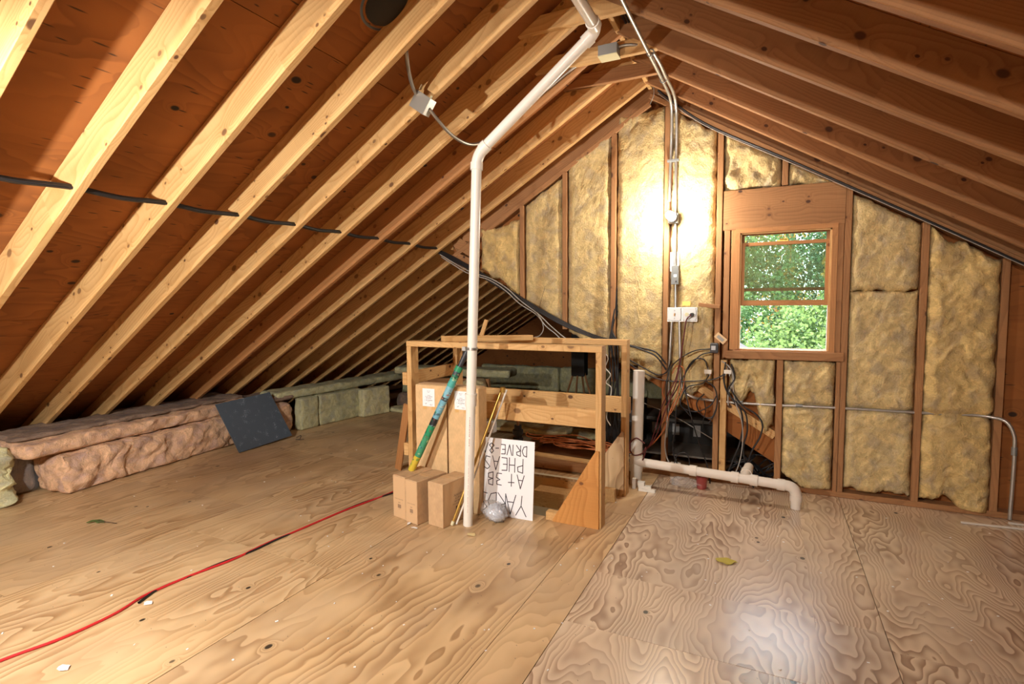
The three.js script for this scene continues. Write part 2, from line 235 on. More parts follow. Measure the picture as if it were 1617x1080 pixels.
// ---- floor
const floor = struct('floor');
const HOLE = { x0: -2.24, x1: -0.975, z0: -3.86, z1: -3.1 };
{
  const sheet = (x0, x1, z0, z1, v) => {
    const g = 0.0016, parts = [];
    const rect = (a, b, c, d) => { if (b - a > 0.01 && d - c > 0.01) parts.push([a, b, c, d]); };
    if (x0 < HOLE.x1 && x1 > HOLE.x0 && z0 < HOLE.z1 && z1 > HOLE.z0) {
      rect(x0, Math.min(x1, HOLE.x0), z0, z1); rect(Math.max(x0, HOLE.x1), x1, z0, z1);
      const a = Math.max(x0, HOLE.x0), b = Math.min(x1, HOLE.x1); rect(a, b, z0, Math.max(z0, Math.min(z1, HOLE.z0))); rect(a, b, Math.max(z0, HOLE.z1), z1);
    } else parts.push([x0, x1, z0, z1]);
    for (const [a, b, c, d] of parts) {
      const dy = -0.0008 * rnd(), geo = bx(a + g, b - g, -0.018, dy, c + g, d - g), p = geo.attributes.position, uv = geo.attributes.uv;
      for (let i = 0; i < p.count; i++) uv.setXY(i, (p.getZ(i) - z0) / 2.44 + (v % 5) * 0.13, (p.getX(i) - x0) / 1.22 + (v % 3) * 0.21);
      part('plywood_sheet', geo, M.floor[v % 3], floor);
    }
  };
  const cols = [[-5.64, -4.42, 0.1, 0], [-4.42, -3.2, 1.3, 2], [-3.2, -1.98, 0.45, 0], [-1.98, -0.765, 1.55, 2], [-0.765, 0.454, 0.36, 1], [0.454, 1.674, 0.02, 1], [1.674, 2.89, 1.1, 0], [2.89, 4.1, 0.2, 2]];
  cols.forEach(([x0, x1, off, v], ci) => {
    const zEnd = x1 < -1.9 ? -5.55 : -4.352; let k = 0;
    for (let z = off + 2.44 * 2; z > zEnd; z -= 2.44, k++) { const a = Math.max(z - 2.44, zEnd), b = Math.min(z, 3.5); if (b > a + 0.02) sheet(x0, x1, a, b, v + 3 * (k + ci)); }
  });
  part('subfloor', mergeGeometries([bx(-6.2, HOLE.x0 - 0.04, -0.25, -0.02, -9.4, 3.6), bx(HOLE.x1 + 0.04, 4.6, -0.25, -0.02, -9.4, 3.6), bx(HOLE.x0 - 0.04, HOLE.x1 + 0.04, -0.25, -0.02, HOLE.z1 + 0.04, 3.6), bx(HOLE.x0 - 0.04, HOLE.x1 + 0.04, -0.25, -0.02, -9.4, HOLE.z0 - 0.04)]), M.cedar, floor);
  // stairwell under the opening
  part('header_joist', bx(HOLE.x0 - 0.04, HOLE.x1 + 0.04, -0.26, -0.019, HOLE.z0 - 0.04, HOLE.z0), M.fir, floor);
  part('header_joist', bx(HOLE.x0 - 0.04, HOLE.x1 + 0.04, -0.26, -0.019, HOLE.z1, HOLE.z1 + 0.04), M.fir, floor);
  part('trimmer_joist', bx(HOLE.x0 - 0.04, HOLE.x0, -0.26, -0.019, HOLE.z0, HOLE.z1), M.fir, floor);
  part('trimmer_joist', bx(HOLE.x1, HOLE.x1 + 0.04, -0.26, -0.019, HOLE.z0, HOLE.z1), M.fir, floor);
  part('stairwell_wall', mergeGeometries([bx(HOLE.x0 - 0.05, HOLE.x1 + 0.05, -1.6, -0.26, HOLE.z0 - 0.06, HOLE.z0 - 0.02), bx(HOLE.x0 - 0.05, HOLE.x1 + 0.05, -1.6, -0.26, HOLE.z1 + 0.02, HOLE.z1 + 0.06), bx(HOLE.x0 - 0.06, HOLE.x0 - 0.02, -1.6, -0.26, HOLE.z0, HOLE.z1), bx(HOLE.x1 + 0.02, HOLE.x1 + 0.06, -1.6, -0.26, HOLE.z0, HOLE.z1), bx(HOLE.x0, HOLE.x1, -1.62, -1.6, HOLE.z0, HOLE.z1)]), M.drywall, floor);
}
// ---- roof
const ceiling = struct('ceiling');
const rafterL = [], rafterR = [];
{
  let v = 0;
  const slopeBoard = (xa, ya, xb, yb, z, mat, up) => board('rafter', V(xa, ya, z), V(xb, yb, z), DV * 0.855, 0.038, mat, ceiling, v++ % 6, up);
  const xe = -6.05, half = DV / 2;
  for (let k = -11; k <= 19; k++) {                                 // left slope runs on over the lower attic
    const zf = Z0 - STEP * k, z = zf - 0.019, top = zf < -4.2 ? VX - 0.015 : RX - 0.015;
    const mat = k === 5 ? M.red : (k > 6 || k % 7 === 3 ? M.fir : M.fir);
    slopeBoard(xe, uL(xe) + half, top, uL(top) + half, z, mat, upL); rafterL.push(z);
    if (zf > -4.2) { const zr = z + 0.04; slopeBoard(RX + 0.015, uR(RX + 0.015) + half, 4.3, uR(4.3) + half, zr, M.cedar, upR); rafterR.push(zr); }
    else slopeBoard(VX + 0.015, vL(VX + 0.015) + half, 0.75, vL(0.75) + half, z + 0.04, M.fir, upR);
  }
  board('ridge_board', V(RX, RY + 0.1, 3.5), V(RX, RY + 0.1, -4.33), 0.19, 0.03, M.fir, ceiling, 2);
  board('ridge_board', V(VX, uL(VX) + 0.1, -4.34), V(VX, uL(VX) + 0.1, -9.3), 0.19, 0.03, M.fir, ceiling, 3);
  for (const [k, y] of [[2, 2.9], [4, 2.89], [5, 2.848], [6, 2.876], [0, 2.9], [-2, 2.9]]) {
    const z = Z0 - STEP * k + 0.02; board('collar_tie', V(RX - 0.55, y + 0.045, z), V(RX + 0.56, y + 0.045, z), 0.089, 0.038, k === 6 ? M.cedar : M.fir, ceiling, k + 3);
  }
  // sheathing panels, 4 x 8 ft, long side along the ridge
  const panel = (f, xa, xb, z0, z1, n, i) => {
    const th = 0.013, ox = n.x * th, oy = n.y * th, pos = [], uv = [];
    const P = [[xa, f(xa), z0], [xb, f(xb), z0], [xb, f(xb), z1], [xa, f(xa), z1]], q = [...P, ...P.map(([x, y, z]) => [x + ox, y + oy, z])];
    const L = Math.hypot(xb - xa, f(xb) - f(xa)), o = i * 0.31;
    const face = (a, b, c, d) => { for (const [e, s, t] of [[a, 0, 0], [b, 0, 1], [c, 1, 1], [a, 0, 0], [c, 1, 1], [d, 1, 0]]) { pos.push(...q[e]); uv.push(o + s * (z0 - z1) / 2.44, o + t * L / 1.22); } };
    face(0, 1, 2, 3); face(4, 7, 6, 5); face(0, 4, 5, 1); face(1, 5, 6, 2); face(2, 6, 7, 3); face(3, 7, 4, 0);
    part('sheathing_panel', setGeo(pos, uv), M.sheath[i % 2], ceiling);
  };
  const dx = 1.2192 / Math.hypot(1, S), g = 0.0015; let i = 0;
  const fl = (x) => uL(x) + DV, fr = (x) => uR(x) + DV, fv = (x) => vL(x) + DV;
  for (let r = 0; r < 6; r++) { const xb = RX - 0.01 - r * dx, xa = Math.max(xb - dx, -6.3), off = r % 2 ? 1.22 : 0; for (let z = 3.52 + off; z > -9.3; z -= 2.44) { const z1 = Math.max(z - 2.44, -9.3), z00 = Math.min(z, 3.52); if (z00 - z1 < 0.05) continue; if (xa > VX && z1 < -4.4) { panel(fl, xa + g, xb - g, z00, -4.4, upL, i++); break; } panel(fl, xa + g, xb - g, z00, z1 + g, upL, i++); } }
  for (let r = 0; r < 6; r++) { const xa = RX + 0.01 + r * dx, xb = Math.min(xa + dx, 4.5); if (xb <= xa) break; const off = r % 2 ? 1.22 : 0; for (let z = 3.52 + off; z > -4.4; z -= 2.44) { const z1 = Math.max(z - 2.44, -4.4), z00 = Math.min(z, 3.52); if (z00 - z1 < 0.05) continue; panel(fr, xa + g, xb - g, z00, z1 + g, upR, i++); } }
  for (let r = 0; r < 3; r++) { const xa = VX + 0.01 + r * dx, xb = xa + dx; for (let z = -4.4; z > -9.3; z -= 2.44) panel(fv, xa + g, xb - g, z, Math.max(z - 2.44, -9.3) + g, upR, i++); }
  // shingles outside keep the sky out
  const slab = (f, xa, xb, z0, z1) => { const t = 0.03, lift = 0.022, pos = [], q = [[xa, f(xa) + lift, z0], [xb, f(xb) + lift, z0], [xb, f(xb) + lift, z1], [xa, f(xa) + lift, z1]], w = [...q, ...q.map(([x, y, z]) => [x, y + t, z])]; const uvv = []; for (const [a, b, c, d] of [[0, 1, 2, 3], [4, 7, 6, 5], [0, 4, 5, 1], [1, 5, 6, 2], [2, 6, 7, 3], [3, 7, 4, 0]]) for (const e of [a, b, c, a, c, d]) { pos.push(...w[e]); uvv.push(w[e][0], w[e][2]); } return setGeo(pos, uvv); };
  part('shingle_roof', mergeGeometries([slab(fl, -6.5, RX + 0.02, 3.7, -4.42), slab(fl, -6.5, VX + 0.02, -4.42, -9.5), slab(fr, RX - 0.02, 4.7, 3.7, -4.42), slab(fv, VX - 0.02, 1.0, -4.42, -9.5)]), M.shingle, ceiling);
}
// ---- gable wall with the window opening
const wallBack = struct('wall_back');
const STUD = [-1.96, -1.566, -1.152, -0.736, -0.342, 0.07, 0.458, 0.884, 1.288, 1.70, 2.11, 2.52, 2.93, 3.34];
const rakeL = (x) => uL(x) - 0.085, rakeR = (x) => uR(x) - 0.025, rake = (x) => Math.min(rakeL(x), rakeR(x));
{
  const s = new THREE.Shape(); s.moveTo(VX, uL(VX)); s.lineTo(RX, RY + DV + 0.01); s.lineTo(4.4, uR(4.4) + DV + 0.01); s.lineTo(4.4, -0.02); s.lineTo(0.36, -0.02); s.lineTo(VX + 0.02, vL(VX + 0.02)); s.closePath();
  const h = new THREE.Path(); h.moveTo(-0.235, 1.0); h.lineTo(-0.235, 1.885); h.lineTo(0.395, 1.885); h.lineTo(0.395, 1.0); h.closePath(); s.holes.push(h);
  const g = new THREE.ExtrudeGeometry(s, { depth: 0.016, bevelEnabled: false }); g.translate(0, 0, ZS - 0.016); const uv = g.attributes.uv; for (let i = 0; i < uv.count; i++) uv.setXY(i, uv.getX(i) / 2.44, uv.getY(i) / 1.22);
  part('gable_sheathing', g, M.sheath[0], wallBack);
  const g2 = new THREE.ExtrudeGeometry(s, { depth: 0.02, bevelEnabled: false }); g2.translate(0, 0, ZS - 0.04); part('siding', g2, M.siding, wallBack);
  // main roof triangle left of the lower roof is closed by that roof itself
  let v = 0; const zc = (ZW + ZS) / 2, D = ZW - ZS;
  const stud = (x, y0, y1, w = 0.038, m = M.cedar) => board('stud', V(x, y0, zc), V(x, y1, zc), w, D, m, wallBack, v++ % 6, V(1, 0, 0));
  for (const x of STUD) {
    if (x === -0.342 || x === 0.07) continue;
    const open = x < 0.2, y0 = open ? (x < -1.2 ? vL(x) - 0.02 : x < -1.1 ? 0.72 : 0.038) : 0.038; stud(x, y0, rake(x) - 0.04, 0.04);
  }
  stud(-0.355, 0.038, rake(-0.342) - 0.04, 0.04); stud(-0.305, 0.038, 0.93, 0.045, M.fir); stud(-0.298, 0.95, 1.893, 0.04); stud(0.418, 0.95, 1.885, 0.036); stud(0.432, 0.038, 0.945, 0.03); stud(-0.255, 1.01, 1.893, 0.03, M.red);
  stud(0.07, 0.038, 0.945, 0.042); stud(0.07, 2.175, rake(0.07) - 0.04, 0.038);
  board('header', V(-0.328, 2.028, ZW - 0.018), V(0.437, 2.024, ZW - 0.018), 0.286, 0.04, M.cedar, wallBack, 1);
  board('rough_sill', V(-0.29, 0.976, zc + 0.012), V(0.455, 0.98, zc + 0.012), 0.06, D + 0.02, M.cedar, wallBack, 2);
  board('bottom_plate', V(-0.95, 0.019, zc), V(4.05, 0.019, zc), 0.038, D, M.cedar, wallBack, 3);
  const rk = (f, xa, xb, dy, w, dz, m) => board('rake_plate', V(xa, f(xa) + dy, zc + dz), V(xb, f(xb) + dy, zc + dz), w, D * 0.98, m, wallBack, v++ % 6, V(0, 1, 0));
  rk(rakeL, VX + 0.05, RX, -0.02, 0.038, 0, M.cedar); rk(rakeR, RX, 4.0, -0.02, 0.038, 0, M.cedar);
  rk(rakeL, VX + 0.05, RX, 0.085, 0.15, -0.03, M.cedar); rk(rakeR, RX, 4.0, 0.085, 0.15, -0.03, M.cedar);
  // rafter of the lower roof nailed against the gable, seen where the batts end
  board('valley_rafter', V(VX + 0.05, vL(VX + 0.05) + 0.1, ZS - 0.03), V(0.52, vL(0.52) + 0.1, ZS - 0.03), 0.165, 0.034, M.fir, wallBack, 4, upR);
  board('valley_ledger', V(-1.05, vL(-1.05) + 0.2, ZS + 0.02), V(0.05, vL(0.05) + 0.2, ZS + 0.02), 0.06, 0.03, M.fir, wallBack, 5, upR);
  board('scrap_block', V(-0.49, 1.345, ZW + 0.012), V(-0.34, 1.326, ZW + 0.012), 0.03, 0.02, M.cedar, wallBack, 2);
  for (const [x0, y0, x1, y1] of [[-2.62, 1.93, -2.40, 1.80], [-2.66, 1.80, -2.42, 1.70], [-2.55, 1.99, -2.42, 1.97]]) board('blocking', V(x0, y0, ZW - 0.03), V(x1, y1, ZW - 0.03), 0.1, 0.05, M.cedar, wallBack, 1);
}
// ---- the rest of the shell
{
  const wf = struct('wall_front'), s = new THREE.Shape(); s.moveTo(-6.3, -0.02); s.lineTo(4.5, -0.02); s.lineTo(4.5, uR(4.5) + DV); s.lineTo(RX, RY + DV); s.lineTo(-6.3, uL(-6.3) + DV); s.closePath();
  const g = new THREE.ExtrudeGeometry(s, { depth: 0.1, bevelEnabled: false }); g.translate(0, 0, 3.45); const uv = g.attributes.uv; for (let i = 0; i < uv.count; i++) uv.setXY(i, uv.getX(i) / 2.44, uv.getY(i) / 1.22); part('gable_sheathing', g, M.sheath[0], wf);
  for (let x = -4.4; x < 3; x += 0.4064) board('stud', V(x, 0, 3.42), V(x, Math.min(uL(x), uR(x)) - 0.02, 3.42), 0.038, 0.089, M.cedar, wf, 2, V(1, 0, 0));
  const wr = struct('wall_far'), s2 = new THREE.Shape(); s2.moveTo(-6.3, -0.02); s2.lineTo(0.9, -0.02); s2.lineTo(0.6, 0.1); s2.lineTo(VX, uL(VX) + DV); s2.lineTo(-6.3, uL(-6.3) + DV); s2.closePath();
  const g2 = new THREE.ExtrudeGeometry(s2, { depth: 0.1, bevelEnabled: false }); g2.translate(0, 0, -9.4); const u2 = g2.attributes.uv; for (let i = 0; i < u2.count; i++) u2.setXY(i, u2.getX(i) / 2.44, u2.getY(i) / 1.22); part('gable_sheathing', g2, M.sheath[1], wr);
  const we = struct('wall_left'); part('eave_wall', bx(-6.35, -6.2, -0.3, 0.3, -9.4, 3.6), M.cedar, we);
  const wg = struct('wall_right'); part('eave_wall', bx(4.35, 4.5, -0.3, 0.3, -4.4, 3.6), M.cedar, wg);
}
// ---------------------------------------------------------------- window
{
  const w = struct('window_1'), zi = ZW + 0.004, zo = ZS - 0.045;
  const fr = (n, x0, x1, y0, y1, z0, z1, m, p) => part(n, (() => { const g = bx(x0, x1, y0, y1, z0, z1), u = g.attributes.uv, q = g.attributes.position; const hor = x1 - x0 > y1 - y0; for (let i = 0; i < u.count; i++) { const a = hor ? q.getX(i) : q.getY(i), b = hor ? q.getY(i) : q.getX(i); u.setXY(i, a / 2.4, (b + q.getZ(i)) / 0.6); } return g; })(), m, p);
  fr('jamb', -0.243, -0.212, 1.018, 1.86, zo, zi, M.red, w); fr('jamb', 0.366, 0.4, 1.018, 1.86, zo, zi, M.red, w); fr('head_jamb', -0.243, 0.4, 1.86, 1.892, zo, zi, M.red, w);
  fr('sill', -0.243, 0.4, 0.995, 1.018, zo - 0.03, zi + 0.008, M.red, w);
  fr('stop', -0.212, -0.2, 1.018, 1.86, ZW - 0.018, ZW - 0.006, M.fir, w); fr('stop', 0.354, 0.366, 1.018, 1.86, ZW - 0.018, ZW - 0.006, M.fir, w); fr('stop', -0.212, 0.366, 1.85, 1.86, ZW - 0.018, ZW - 0.006, M.fir, w);
  fr('vinyl_track', -0.212, -0.202, 1.018, 1.86, ZW - 0.10, ZW - 0.085, M.white, w); fr('vinyl_track', 0.356, 0.366, 1.018, 1.86, ZW - 0.10, ZW - 0.085, M.white, w);
  const sash = (x0, x1, y0, y1, z, st, rb, rt, m, pane) => {
    const g = new THREE.Group(); g.name = 'sash'; w.add(g);
    fr('stile', x0, x0 + st, y0, y1, z - 0.014, z + 0.014, m, g); fr('stile', x1 - st, x1, y0, y1, z - 0.014, z + 0.014, m, g);
    fr('rail', x0 + st, x1 - st, y0, y0 + rb, z - 0.014, z + 0.014, m, g); fr('rail', x0 + st, x1 - st, y1 - rt, y1, z - 0.014, z + 0.014, m, g);
    const pn = part('pane', bx(x0 + st, x1 - st, y0 + rb, y1 - rt, z - 0.002, z + 0.002), pane, g); part('dust_film', bx(x0 + st, x1 - st, y0 + rb, y1 - rt, z - 0.0042, z - 0.0038), M.dust, pn); return g;
  };
  const lower = sash(-0.21, 0.364, 1.335, 1.79, ZW - 0.036, 0.031, 0.038, 0.024, M.red, M.paneDusty);
  sash(-0.21, 0.364, 1.44, 1.858, ZW - 0.07, 0.026, 0.022, 0.012, M.cedar, M.paneDusty);
  const lock = part('sash_lock', mergeGeometries([bx(0.03, 0.1, 1.79, 1.797, ZW - 0.045, ZW - 0.02), straight(V(0.045, 1.803, ZW - 0.033), V(0.09, 1.803, ZW - 0.033), 0.006, 10)]), M.brass, lower);
}
// ---------------------------------------------------------------- gable batts
{
  const G = 'yellow batts stuffed between the gable studs', c = 'insulation', zb = ZS + 0.002, L = (dy) => (x) => vL(x) + dy, K = (v) => () => v;
  const b = (label, x0, x1, yb, yt, th, seed, o, m = M.wool) => solo('insulation_batt', batt(x0, x1, yb, yt, zb, th, seed, o), m, label, c, G);
  const rk = (d) => (x) => rake(x) - 0.04 - d;
  b('deep yellow insulation batt, leftmost on the gable, with a ragged bottom', -2.375, -1.985, L(0.02), (x) => 2.07 + 0.03 * Math.sin(x * 9), 0.1, 1, { amp: 0.014, rag: 0.022 }, M.woolDeep);
  b('tall yellow insulation batt second from the left on the gable', -1.938, -1.588, L(0.0), rk(0.01), 0.085, 2, { amp: 0.006 });
  b('tall insulation batt third from the left on the gable, crossed by the pipe shadow', -1.545, -1.173, L(-0.02), (x) => Math.min(rake(x) + 0.02, 2.66 + 0.35 * (x + 1.5)), 0.088, 3, { amp: 0.007 });
  b('tallest yellow insulation batt, just left of the light bulb under the ridge', -1.13, -0.757, (x) => 0.86 + (x < -0.95 ? 0.02 : -0.1), (x) => 2.83 + 0.06 * (x + 1.1), 0.088, 4, { amp: 0.007, rag: 0.02 });
  b('grey stained insulation batt behind the conduits and outlet boxes', -0.713, -0.378, (x) => 0.62 + 0.1 * Math.sin(x * 11), (x) => rake(x) - 0.05, 0.078, 5, { amp: 0.009, rag: 0.03 });
  b('short crumpled insulation batt above the left half of the header board', -0.333, 0.048, K(2.175), rk(0.0), 0.085, 6, { amp: 0.022 });
  b('small triangular insulation batt above the right half of the header board', 0.092, 0.435, K(2.172), rk(0.0), 0.085, 7, { amp: 0.018 });
  b('small torn insulation scrap below the left half of the window', -0.275, 0.045, (x) => 0.66 - 0.22 * sm(-0.1, 0.02, x) + 0.05 * Math.sin(x * 40), K(0.942), 0.1, 8, { amp: 0.03, rag: 0.03 });
  b('crumpled insulation batt below the right half of the window', 0.088, 0.418, (x) => 0.1 + 0.1 * Math.sin(x * 8 + 2), K(0.942), 0.1, 9, { amp: 0.02, rag: 0.02, pinch: 0.622, floor: 0.04 });
  b('upper flat insulation batt right of the window, reaching to the rafter', 0.478, 0.866, K(1.432), rk(0.02), 0.095, 10, { amp: 0.01 });
  b('lower flat insulation batt right of the window, reaching to the floor plate', 0.477, 0.867, K(0.065), K(1.425), 0.096, 11, { amp: 0.011, rag: 0.016, pinch: 0.628, floor: 0.04 });
  b('bulging rumpled insulation batt, rightmost on the gable, spilling onto the floor plate', 0.902, 1.272, (x) => 0.03 + 0.05 * Math.sin(x * 14), (x) => rk(0.03)(x) + 0.02 * Math.sin(x * 30), 0.122, 12, { amp: 0.022, rag: 0.026, pinch: 0.63, floor: 0.03 }, M.woolDeep);
}
// ---------------------------------------------------------------- insulation along the left eave and in the far attic
{
  const E = (name, geo, mat, label, pos, turn = 0, tilt = 0) => { const m = solo(name, geo, mat, label, 'insulation', undefined, pos); m.rotation.set(tilt, turn, 0, 'YXZ'); return m; };
  E('insulation_bundle', fluff(0.55, 0.4, 0.62, 21, 0.03, 0.06, 0.022, 1), M.woolPale, 'pale yellow insulation bundle cut off by the left edge of the picture', [-4.88, 0, -1.44], 0.05);
  const wr = thing('wrapped_insulation', 'clear plastic wrapped insulation between the pale yellow bundle and the pink roll', 'insulation', [-5.0, 0, -1.885]);
  part('plastic_wrap', fluff(0.3, 0.36, 0.2, 22, 0.01, 0.05), M.clear, wr, false); part('wool_core', fluff(0.27, 0.3, 0.17, 23, 0.008, 0.05), M.woolDust, wr, false);
  E('insulation_batt', fluff(0.34, 0.29, 1.76, 24, 0.027, 0.05, 0.018), M.woolPink, 'long lower pink insulation batt on the floor along the left eave', [-4.8, 0, -2.84], 0.1);
  E('insulation_batt', fluff(0.42, 0.11, 1.96, 25, 0.02, 0.04, 0.018), M.woolPink, 'upper pink insulation batt with dusty top lying on the lower pink batt', [-4.88, 0.3, -2.74], 0.1);
  E('insulation_batt', fluff(0.4, 0.035, 1.94, 26, 0.02, 0.015, 0.02), M.woolDust, 'grey brown dusty paper facing on top of the pink batts', [-4.99, 0.412, -2.74], 0.1);
  E('insulation_roll', fluff(0.34, 0.33, 0.4, 27, 0.022, 0.08, 0.02), M.woolPink, 'crumpled pink insulation roll right of the dark leaning board', [-4.8, 0, -3.95], -0.06);
  E('insulation_batt', fluff(0.42, 0.06, 0.42, 28, 0.014, 0.03, 0.022), M.woolDust, 'dusty brown insulation strip on top of the crumpled pink roll', [-4.86, 0.345, -3.95], 0.02);
  E('insulation_batt', fluff(0.1, 0.35, 0.26, 29, 0.008, 0.02, 0.02), M.woolGreen, 'narrow pale green insulation slab standing beside the crumpled pink roll', [-4.62, 0, -4.3], 0.04);
  E('insulation_batt', fluff(0.12, 0.345, 0.62, 30, 0.008, 0.02, 0.02), M.woolGreen, 'wide pale green insulation slab standing in the middle of the left eave row', [-4.6, 0, -4.76], -0.1);
  E('insulation_batt', fluff(0.12, 0.345, 0.42, 31, 0.008, 0.02, 0.02), M.woolPale, 'lightest pale green insulation slab at the far end of the left eave row', [-4.43, 0, -5.2], -0.18);
  E('insulation_batt', fluff(0.3, 0.09, 2.4, 32, 0.012, 0.03, 0.024), M.woolGreen, 'long green grey insulation batt lying on top of the standing green slabs', [-4.72, 0.35, -5.15], -0.08);
  E('insulation_batt', fluff(0.55, 0.2, 0.5, 33, 0.016, 0.06, 0.024), M.woolDust, 'brown paper faced insulation roll at the far end of the plywood floor', [-4.15, 0, -5.85], -0.2);
  E('insulation_batt', fluff(0.7, 0.05, 0.25, 34, 0.015, 0.02, 0.024), M.woolPale, 'flat pale insulation scrap at the far edge of the plywood floor', [-4.05, 0, -5.5], -0.1);
  E('insulation_batt', fluff(1.0, 0.38, 0.2, 35, 0.012, 0.04, 0.024), M.woolGreen, 'green grey insulation batt standing behind the brown paper faced roll', [-4.3, 0, -6.35], 0.1);
  E('insulation_batt', fluff(1.6, 0.1, 0.3, 36, 0.012, 0.03, 0.024), M.woolGreen, 'thick green insulation batt lying high behind the left guardrail post', [-3.65, 0.46, -5.85], 0.12);
  E('insulation_batt', fluff(1.35, 0.38, 0.16, 37, 0.012, 0.03, 0.024), M.woolGreen, 'left green grey insulation batt of the far row seen under the guardrail top', [-3.62, 0, -7.8], 0.02);
  E('insulation_batt', fluff(1.35, 0.38, 0.16, 38, 0.012, 0.03, 0.024), M.woolGreen, 'middle green grey insulation batt of the far row seen under the guardrail top', [-2.26, 0, -7.85], -0.02);
  E('insulation_batt', fluff(1.2, 0.36, 0.16, 39, 0.012, 0.03, 0.024), M.woolGreen, 'right green grey insulation batt of the far row behind the hanging cables', [-0.98, 0, -7.8], 0.02);
  E('insulation_batt', fluff(0.9, 0.05, 0.28, 40, 0.02, 0.02, 0.024), M.woolPale, 'loose tan insulation tuft lying behind the upper mid rail of the guard', [-2.15, 0.12, -4.75], 0.02);
  E('insulation_batt', fluff(0.22, 0.2, 0.16, 41, 0.03, 0.06, 0.02), M.woolPale, 'loose tan insulation clump standing behind the right tall carton', [-2.62, 0.42, -4.6], 0.3);
  E('insulation_batt', fluff(1.2, 0.05, 0.3, 42, 0.02, 0.02, 0.024), M.woolPale, 'loose tan insulation strip on the attic floor below the upper mid rail', [-2.0, 0, -5.2], 0.05);
  const dk = thing('roof_board', 'dark plank standing against the far insulation left of the white pipe', 'board', [-3.5, 0, -5.6]); board('plank', V(-4.1, 0.3, -5.62), V(-2.95, 0.36, -5.5), 0.26, 0.03, M.cedar, dk, 2);
}
{ // dark board leaning on the pink batts
  const p = [onFloor(378, 716), onFloor(462, 692)], q = [onFloor(336, 640, 0.42), onFloor(422, 628, 0.42)];
  const ez = p[1].clone().sub(p[0]).setY(0).normalize(), L = p[1].distanceTo(p[0]), up = q[0].clone().add(q[1]).sub(p[0]).sub(p[1]).multiplyScalar(0.5), H = up.length(), Y = up.normalize(), N = ez.clone().cross(Y).normalize();
  const g = new THREE.BoxGeometry(L, H, 0.012); g.translate(L / 2, H / 2, 0);
  const spots = dataTex(256, 256, (x, y, c) => { const v = n2(x * 0.02, y * 0.02) * 0.5 + n2(x * 0.16, y * 0.16) * 0.5, s = 0.3 * sm(0.42, 0.9, v); c[0] = 0.29 + s; c[1] = 0.33 + s; c[2] = 0.375 + s; });
  const m = solo('leaning_board', g, std({ map: spots, roughness: 0.6 }), 'square dark slate grey board leaning against the pink insulation', 'board', undefined, p[0].toArray());
  m.quaternion.setFromRotationMatrix(new THREE.Matrix4().makeBasis(ez, Y, N)); m.position.y += 0.006;
}
// ---------------------------------------------------------------- stair guard
{
  const X0 = -2.30, X1 = -0.888, ZF = -3.05, ZB = -3.66;
  const g = thing('stair_guardrail', 'open wooden stud guardrail around the stair opening', 'guardrail', [-1.6, 0, -3.4]);
  const post = (x, z, m, v) => board('post', V(x, 0, z - 0.0445), V(x, 1.065, z - 0.0445), 0.038, 0.089, m, g, v, V(1, 0, 0));
  post(X1 - 0.019, ZF, M.fir, 0); post(X1 - 0.019, ZB, M.fir, 3); post(X0 + 0.019, ZF, M.fir, 1); post(X0 + 0.019, ZB, M.fir, 2);
  const rail = (n, a, b, h, t, m, v) => board(n, a, b, h, t, m, g, v);
  rail('top_rail', V(X0, 1.084, ZF - 0.0445), V(X1, 1.084, ZF - 0.0445), 0.038, 0.089, M.fir, 0); rail('top_rail', V(X0, 1.084, ZB - 0.0445), V(X1, 1.084, ZB - 0.0445), 0.038, 0.089, M.fir, 2);
  rail('mid_rail', V(X0 + 0.05, 0.645, ZF - 0.11), V(X1 - 0.038, 0.645, ZF - 0.11), 0.115, 0.038, M.fir, 4); rail('mid_rail', V(X0 + 0.05, 0.63, ZB - 0.11), V(X1, 0.63, ZB - 0.11), 0.115, 0.038, M.fir, 5);
  rail('side_rail', V(X0 - 0.019, 0.835, ZF), V(X0 - 0.019, 0.835, ZB - 0.089), 0.089, 0.038, M.fir, 1); rail('side_rail', V(X0 - 0.019, 0.33, ZF), V(X0 - 0.019, 0.33, ZB - 0.089), 0.089, 0.038, M.fir, 3);
  const tri = (w, h, z, m) => { const s = new THREE.Shape(); s.moveTo(0, 0); s.lineTo(0, h); s.lineTo(-0.02, h); s.lineTo(-w, 0.012); s.lineTo(-w, 0); s.closePath(); const e = new THREE.ExtrudeGeometry(s, { depth: 0.012, bevelEnabled: false }); const u = e.attributes.uv; for (let i = 0; i < u.count; i++) u.setXY(i, u.getY(i) / 2.44 + 0.3, u.getX(i) / 1.22); e.translate(X1 - 0.012, 0, z); return part('gusset', e, m, g); };
  tri(0.295, 0.475, ZF + 0.001, M.gusset); tri(0.33, 0.46, ZB + 0.001, M.floor[0]);
  part('foot_block', bx(-1.245, -1.12, 0.0, 0.05, ZF - 0.05, ZF), M.fir, g); part('foot_block', bx(-1.0, X1 - 0.04, 0.0, 0.09, ZF - 0.5, ZF - 0.46), M.fir, g);
  const lb = thing('lumber_offcut', 'short loose board lying across the guardrail top beside the white pipe', 'board', [-1.9, 1.103, -3.3]);
  board('plank', V(-2.0, 1.124, -3.06), at(838, 533, -3.62), 0.038, 0.07, M.fir, lb, 2);
  const l2 = thing('lumber_offcut', 'thin wood stick standing upright on the guardrail just right of the pipe', 'board', [-1.9, 1.1, -3.7]); board('stick', at(758, 538, -3.7), at(768, 505, -3.72), 0.03, 0.02, M.fir, l2, 1, V(1, 0, 0));
  const l3 = thing('lumber_offcut', 'dark brown narrow board leaning left of the stair guardrail', 'board', [-2.75, 0, -3.5]); board('plank', onFloor(629, 742).add(V(0, 0.01, 0)), at(643, 640, -3.3), 0.06, 0.02, M.red, l3, 1, V(1, 0, 0));
}
